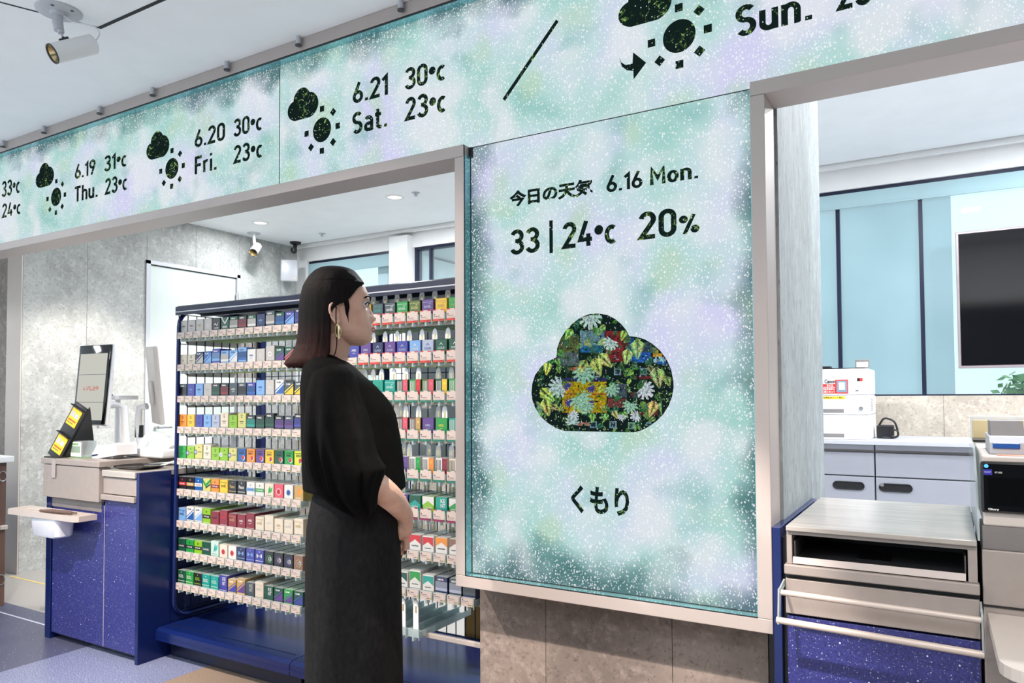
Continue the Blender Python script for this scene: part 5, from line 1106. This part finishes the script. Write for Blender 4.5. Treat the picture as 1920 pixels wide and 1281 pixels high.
for sgn in (-1, 1):        # legs and feet
    y0 = .085 * sgn; pts = []; rr = []
    for z, x, r in ((.84, .0, .085), (.66, .0, .074), (.46, .0, .055), (.36, -.01, .055), (.2, -.015, .042), (.08, -.01, .034)): pts.append(LW(x, y0, z)); rr.append(r)
    body.tube(pts, rr, 16); body.tube([LW(-.05, y0, .045), LW(.02, y0, .05), LW(.10, y0, .035), LW(.16, y0, .026)], [.03, .038, .036, .022], 12)
def ear(sgn):
    y = .072 * sgn
    def E3(u, v, o): x, z = QP(u, v, -.075); return LW(x, y + sgn * o, z)
    loop = [E3(u, v, o) for u, v, o in ((633, 574, .004), (630, 569.5, .010), (624.5, 569, .014), (620, 573, .016), (618.5, 580, .016), (619.5, 588, .015), (622.5, 596, .013), (627, 602, .012), (630.5, 606, .011), (634, 605, .008), (636, 600, .004))]
    body.tube(smoothpath(loop, 4), .0040, 8)
    lobe = [E3(u, v, .006) for u, v in ((633, 573), (625, 572), (621, 580), (622, 590), (627, 600), (632, 606), (636, 603), (637, 592), (636, 580))]
    cen = sum(lobe, Vector()) / len(lobe)
    body.loft([[p - SA * sgn * .010 for p in lobe], lobe, [cen + (p - cen) * .7 + SA * sgn * .001 for p in lobe]])
    body.tube(smoothpath([E3(634, 583, .010), E3(628, 580, .010), E3(625.5, 586, .010), E3(629, 597, .010)], 4), .0032, 8)
    body.lathe([(0, -.006), (.005, -.004), (.006, 0), (.005, .004), (0, .006)], E3(632.5, 606, .008), 10)
ear(-1); ear(1)
def limb(pts, r, n=18, k=6):
    P = smoothpath([p for p in pts], k); m = len(pts) - 1; rr = []
    for i in range(len(P)):
        t = min(i / k, m); j = min(int(t), m - 1); rr.append(r[j] + (r[j + 1] - r[j]) * (t - j))
    body.tube(P, rr, n)
def hand_arm(sgn):
    near = sgn < 0
    S = lambda u, v, y: Q3(u, v, y)
    if near:
        limb([S(632, 722, -.150), S(645, 790, -.215), S(668, 880, -.235), S(684, 905, -.232)], [.050, .043, .039, .037])
        limb([S(676, 893, -.236), S(705, 912, -.215), S(733, 934, -.165), S(754, 959, -.115), S(760.5, 972, -.090)], [.036, .0360, .0325, .0255, .0220])
        limb([S(758, 966, -.095), S(759.5, 980, -.080), S(757.5, 996, -.062), S(755, 1006, -.052)], [.022, .0225, .0225, .017], 16)
        F = [((760.5, 1000, -.066), (761.5, 1015, -.060), (761, 1026, -.053), (758.5, 1034, -.050)), ((757.5, 1004, -.054), (757, 1020, -.046), (754.5, 1033, -.040), (750.5, 1042.5, -.039)),
             ((754, 1004, -.040), (753, 1020, -.030), (750, 1033, -.024), (746, 1041, -.024)), ((751, 1001, -.028), (750, 1014, -.016), (747.5, 1024, -.010), (744, 1031, -.010))]
        rad = [(.0085, .0080, .0074, .0058), (.0088, .0082, .0076, .0060), (.0088, .0082, .0076, .0060), (.008, .0074, .0066, .0052)]
        TH = ((753, 985, -.085), (749.5, 996, -.082), (748, 1007, -.070), (746, 1014, -.058))
    else:
        limb([S(628, 722, .150), S(640, 790, .21), S(655, 880, .225), S(670, 908, .215)], [.050, .043, .039, .037])
        limb([S(662, 896, .22), S(690, 922, .18), S(718, 950, .11), S(736, 978, .035), S(744, 990, .0)], [.036, .035, .031, .025, .0215])
        limb([S(742, 985, .01), S(746, 998, -.010), S(748, 1008, -.026), S(748, 1016, -.036)], [.0215, .0215, .020, .014], 16)
        F = [((748, 1008, -.024), (752, 1015, -.034), (751, 1022, -.044), (747, 1026, -.048)), ((747, 1013, -.024), (750, 1022, -.030), (748, 1029, -.036), (744, 1032, -.038)),
             ((745, 1017, -.020), (747, 1027, -.022), (745, 1034, -.026), (741, 1036, -.028)), ((742, 1019, -.014), (743, 1028, -.012), (741, 1034, -.014), (738, 1036, -.016))]
        rad = [(.008, .0078, .007, .0056)] * 4
        TH = ((742, 994, -.004), (745, 996, -.026), (748, 1000, -.042), (747, 1006, -.050))
    for f, r in zip(F, rad): limb([S(*q) for q in f], r, 10, 4)
    limb([S(*q) for q in TH], (.0115, .010, .0085, .0062), 10, 4)
    return F
FN = hand_arm(-1); hand_arm(1)
def mk3():
    t = NT('skin'); v = t.coord(); n = t.noise(v, 24, 4)
    c = t.ramp(n, [(.3, lin((204, 158, 138))), (.7, lin((222, 180, 160)))])
    MT['skin'] = t.done(t.bsdf(c, .48, 0, .35, t.bump(t.noise(v, 900, 2), .05, .001), sss=.12))
    t = NT('dark_brown_hair'); v = t.coord((1, 1, .06)); n = t.noise(v, 260, 4, .75)
    tc = t.n('TexCoord'); sp = t.n('SeparateXYZ'); t.l(tc.outputs['Object'], sp.inputs[0])
    tip = t.ramp(sp.outputs[2], [(1.28 / 2, (1, 1, 1)), (1.5 / 2, (0, 0, 0))])
    z = t.math('MULTIPLY', sp.outputs[2], .5); tip = t.ramp(z, [(.64, (1, 1, 1)), (.73, (0, 0, 0))])
    a = t.ramp(n, [(.3, lin((9, 7, 7))), (.7, lin((24, 17, 16)))]); b = t.ramp(n, [(.3, lin((34, 14, 13))), (.7, lin((74, 36, 30)))])
    MT['hair'] = t.done(t.bsdf(t.mix(tip, a, b), t.math('ADD', .42, t.math('MULTIPLY', n, .3)), 0, .08, t.bump(n, .8, .003)))
    t = NT('black_jersey'); v = t.coord(); n = t.noise(v, 60, 3)
    MT['jersey'] = t.done(t.bsdf(t.ramp(n, [(.3, lin((9, 9, 9))), (.7, lin((15, 14, 14)))]), .9, 0, .06, t.bump(t.noise(v, 700, 2), .15, .001), sheen=0))
    t = NT('charcoal_denim'); v = t.coord((1, 1, .5)); n = t.noise(v, 90, 4, .7)
    MT['denim'] = t.done(t.bsdf(t.ramp(n, [(.3, lin((27, 27, 28))), (.7, lin((39, 38, 38)))]), .9, 0, .06, t.bump(t.noise(v, 600, 2), .2, .001), sheen=0))
mk3()
bo = body.build('body', 'skin', w_, 180)
md = bo.modifiers.new('fuse', 'REMESH'); md.mode = 'VOXEL'; md.voxel_size = .0024; md.use_smooth_shade = True
md = bo.modifiers.new('soften', 'SMOOTH'); md.factor = .5; md.iterations = 3
for i in (0, 1):
    b, t_ = FN[i][2], FN[i][3]; pb, ptip = Q3(*b), Q3(*t_); d = (ptip - pb).normalized(); side = -SA * .8 + FA * .35; side = (side - d * side.dot(d)).normalized(); wv = d.cross(side)
    o = ptip + side * .0048 + d * .001; g = []
    for k in range(4): g.append([o + d * (-.005 + .0040 * k) + wv * (.0042 * math.sin(a) * (1 if k < 3 else .6)) + side * (.0012 * math.cos(a) - .0004 * k) for a in [x * math.pi / 5 for x in range(10)]])
    part(MB().loft(g), 'fingernail', mat('dark_nail_polish', (44, 30, 32), .15), w_, 60)
# face details
def FP(u, v, y): x, z = QP(u, v); return LW(x, y, z)
for sg in (-1, 1):
    ev = MB(); c = FP(683.2, 573.2, .0315 * sg)
    for i in range(1): ev.lathe([(0.0115 * math.sin(a * math.pi / 12), -.0115 * math.cos(a * math.pi / 12)) for a in range(13)], c, 20)
    fd = (FA + SA * sg * .12).normalized(); q = c + fd * .0108
    ev.cyl(q, q + fd * .0010, .0056, .0050, 18, 1); ev.cyl(q + fd * .0009, q + fd * .0013, .0026, .0022, 14, 2)
    part(ev, 'eye', [mat('eye_white', (214, 206, 202), .2), mat('dark_iris', (40, 26, 22), .15), 'gloss_black'], w_, 60)
    lid = [FP(683.5, 574.2, .0465 * sg), FP(688.0, 570.6, .042 * sg), FP(691.6, 569.4, .033 * sg), FP(692.2, 570.4, .024 * sg), FP(690.5, 573.4, .0175 * sg)]
    part(MB().tube(smoothpath(lid, 5), .0016, 8), 'eyelash', 'black', w_, 60)
    lid2 = [FP(684.0, 575.0, .0455 * sg), FP(688.2, 577.4, .038 * sg), FP(690.2, 577.4, .029 * sg), FP(690.0, 575.0, .0185 * sg)]
    part(MB().tube(smoothpath(lid2, 5), .0011, 6), 'lower_eyelid', mat('lid_skin', (168, 118, 102), .5), w_, 60)
    br = [FP(681.5, 563.8, .050 * sg), FP(687.2, 560.0, .043 * sg), FP(692.0, 559.2, .032 * sg), FP(694.3, 560.4, .020 * sg)]
    part(MB().tube(smoothpath(br, 5), [.0006] * 2 + [.0022] * 12 + [.0012] * 2, 8), 'eyebrow', 'hair', w_, 60)
lp = MB()
def lips(vc, du, rad):
    P = [FP(693.6 + 6.6 * (1 - (abs(y) / .021) ** 1.6) + du, vc + (617.8 - vc) * (abs(y) / .021) ** 2, y) for y in [i * .0035 - .021 for i in range(13)]]
    lp.tube(P, [.0006 + rad * (1 - (abs(i - 6) / 6) ** 2) for i in range(13)], 10)
lips(614.6, .9, .0032); lips(621.2, -.3, .0036)
part(lp, 'lips', mat('rose_lips', (168, 76, 72), .4), w_, 60)
er = [Q3(u, v, -.093) for u, v in ((632.5, 607), (635.5, 613), (636.8, 621), (636.4, 629), (635, 636))]
part(MB().tube(smoothpath(er, 5), [.0012 + .0036 * math.sin(math.pi * min(1, i / 20)) for i in range(21)], 12).tube(smoothpath([Q3(632.5, 607, -.093), Q3(629.8, 614, -.088), Q3(630, 624, -.086), Q3(632, 632, -.086)], 5), .0015, 8), 'earring', 'gold', w_, 60)
# hair: a thick bob parted at the crown, tucked behind the ears
HR = [(499.2, 620, 634, .008), (500.3, 609, 645, .026), (503.5, 597, 658, .046), (508, 589, 667, .060), (514, 582.5, 672, .069), (521, 576.5, 678, .076), (529, 571.5, 683, .080), (537, 567.5, 677, .084), (546, 565, 669, .087), (556, 562.8, 662, .0885),
      (566, 561, 654, .089), (572, 560.4, 646, .089), (578, 560, 632, .089), (586, 559.7, 622, .089), (600, 559.3, 620, .089), (618, 558.8, 621, .089), (634, 557, 621, .089), (648, 554.5, 620.5, .089), (660, 549, 620, .090), (668, 543.5, 618, .091), (676, 536, 612, .092), (683, 533, 606, .092), (689, 541, 590, .088)]
UC, AF = 628, 66
hair = []; NH = 90
for v, ub, uf, b in levels(HR, 2.0):
    xb, z = QP(ub, v); xc, _ = QP(UC if ub < 605 else (ub + uf) / 2, v); xf, _ = QP(uf, v)
    amax, _ = QP(UC + AF, v); a2 = (amax - xc); row = []
    if v < 530: a2 = max(xf - xc, .004)
    lim = math.acos(max(-1, min(1, (xf - xc) / a2))) if xf > xc else math.pi / 2 + math.asin(min(.9, (xc - xf) / max(.01, xc - xb)))
    if v < 530: lim = 0.0
    for i in range(NH + 1):
        th = lim + (2 * math.pi - 2 * lim) * i / NH; c, s_ = math.cos(th), math.sin(th)
        nz = 1 + .012 * mnoise.noise(Vector((th * 9, v * .006, 0))) + .006 * mnoise.noise(Vector((th * 30, v * .01, 3)))
        if v > 655: nz += .012 * (v - 655) / 30 * mnoise.noise(Vector((th * 40, v * .03, 9)))
        zz = z + (.004 * mnoise.noise(Vector((th * 26, 1, 5))) if v > 684 else 0)
        row.append(LW(xc + (a2 if c > 0 else xc - xb) * c * nz, b * s_ * nz * -1, zz))
    hair.append(row)
hb = MB().loft(hair, caps=False, wrap=False)
ho = part(hb, 'hair', 'hair', w_, 180)
md = ho.modifiers.new('thick', 'SOLIDIFY'); md.thickness = .012; md.offset = -1
for sg in (-1, 1):
    sb = MB()
    for k in range(5):
        u0 = 645 + k * 1.7; sb.tube(smoothpath([Q3(u0, 562, .082 * sg), Q3(u0 + 2.5, 575, .0795 * sg), Q3(649 + k * .9, 588, .0755 * sg), Q3(652 + k * .35, 596 + k * 2.0, .0705 * sg)], 4), [.0021, .0020, .0019, .0018, .0017, .0016, .0014, .0012, .001, .0009, .0008, .0006, .0004], 6)
    part(sb, 'sideburn', 'hair', w_, 60)
    part(MB().tube(smoothpath([Q3(630.5, 570, .092 * sg), Q3(630, 600, .092 * sg), Q3(631.5, 640, .082 * sg), Q3(629, 660, .076 * sg), Q3(624, 671, .074 * sg)], 5), .0014, 6), 'loose_strand', 'hair', w_, 60)
# clothes
def fold(a, f, s): return lambda th, v: a * mnoise.noise(Vector((math.cos(th) * f, math.sin(th) * f, v * .004 + s))) + a * .5 * mnoise.noise(Vector((math.cos(th) * f * 2.3, math.sin(th) * f * 2.3, v * .007 + s)))
BL = [(666, 599, 634, .070), (672, 590, 643, .080), (678, 582, 653, .105), (686, 573.5, 662, .150), (696, 569.5, 669, .185), (710, 567.5, 684, .20), (724, 566, 700, .205), (742, 566, 717, .205), (760, 566.5, 731, .200), (780, 567, 739.5, .195), (822, 567.5, 747.5, .190), (860, 568.5, 752.5, .186), (890, 569.5, 755, .186), (906, 570.5, 757, .186), (915, 571, 757, .186)]
def drape(a, f, s):
    def g(th, v):
        p = Vector((math.cos(th) * f, math.sin(th) * f, v * .0022 + s)); q = Vector((math.cos(th) * f * 2.1, math.sin(th) * f * 2.1, v * .004 + s * 2))
        return a * (.5 - 2.2 * abs(mnoise.noise(p))) + a * .45 * (.5 - 2.2 * abs(mnoise.noise(q)))
    return g
def skew(ring, dz_front, dz_back, lo, hi):
    xs = [(p - PO).dot(FA) for p in ring]; a, b = min(xs), max(xs)
    return [p + Vector((0, 0, dz_back + (dz_front - dz_back) * ((x - a) / (b - a)))) for p, x in zip(ring, xs)]
rings = []
for i, (v, a, b, c) in enumerate(levels(BL, 6)):
    r_ = ring_at(v, a, b, c, 64, .88, 0, fold(.05 * min(1, max(0, (v - 700) / 100)), 2.2, 3))
    if v <= 690: r_ = skew(r_, -.012 * (1 - (v - 666) / 30), .004, 0, 0)
    rings.append(r_)
bl = part(MB().loft(rings, caps=False), 'blouse', 'jersey', w_, 180)
md = bl.modifiers.new('thick', 'SOLIDIFY'); md.thickness = .004; md.offset = -1
for sg in (-1, 1):
    SL = [(684, 604, 648, -.115, .05), (690, 594, 656, -.13, .065), (700, 584, 666, -.145, .075), (720, 578, 673, -.16, .083), (745, 573.5, 680, -.175, .09), (780, 570, 691.5, -.19, .10), (820, 568.5, 701, -.205, .108), (850, 569, 707, -.212, .112), (868, 570, 716, -.216, .113), (879, 572, 724, -.217, .113), (890, 576, 722, -.217, .111), (905, 582, 717.5, -.216, .106), (922, 593, 712, -.214, .10), (938, 611, 708.5, -.212, .092), (950, 628, 707, -.21, .082), (958, 642, 705, -.208, .07), (964, 652, 696, -.206, .055), (968, 659, 684, -.205, .035)]
    rr = []
    for v, a, b, yc, c in levels(SL, 5):
        ring = ring_at(v, a, b, c, 72, .9, yc, drape(.20 * min(1, max(0, (v - 690) / 170)), 2.4, 8 + sg))
        if sg > 0: ring = [p - SA * 2 * (p - PO).dot(SA) for p in ring]
        rr.append(ring)
    so = part(MB().loft(rr), 'sleeve', 'jersey', w_, 180)
SK = [(890, 596, 742, .145), (925, 590, 745, .155), (955, 583, 747, .168), (990, 577.5, 747.5, .178), (1040, 575.5, 748.5, .182), (1120, 575, 750, .182), (1281, 574.5, 752.5, .185), (1400, 572, 754, .195), (1500, 570, 756, .205)]
sk_ = part(MB().loft([ring_at(v, a, b, c, 84, .86, 0, fold(.02 + .035 * min(1, max(0, (v - 950) / 300)), 3.0, 20)) for v, a, b, c in levels(SK, 10)], caps=False), 'skirt', 'denim', w_, 180)
md = sk_.modifiers.new('thick', 'SOLIDIFY'); md.thickness = .004; md.offset = -1
def seam(y, u0, u1, n=14):
    pts = []
    for i in range(n + 1):
        v = 935 + (1490 - 935) * i / n; a, b, c = interp(SK, v); u = u0 + (u1 - u0) * i / n
        xb, z = QP(a, v); xf, _ = QP(b, v); xc, h = (xb + xf) / 2, (xf - xb) / 2; x, _ = QP(u, v, -.17)
        cc_ = max(-.98, min(.98, (x - xc) / h)); th = math.acos(sgnp(cc_, 1 / .86)); pts.append(LW(x, -c * math.sin(th) ** .86 * (1.0 + fold(.02 + .035 * min(1, max(0, (v - 950) / 300)), 3.0, 20)(-th, v)) - .0008, z))
    return pts
part(MB().tube(seam(0, 627, 627), .0016, 6), 'side_seam', 'denim', w_, 60)
for sg in (-1, 1): part(MB().loft([[LW(x + .01 * math.cos(a) * 0 + w * math.cos(a), .085 * sg + h * math.sin(a), z) for a in [k * math.pi / 8 for k in range(16)]] for x, z, w, h in ((.055, .0, .125, .042), (.055, .012, .13, .046), (.05, .035, .122, .044), (.045, .055, .10, .038))]), 'shoe', 'black', w_, 40)
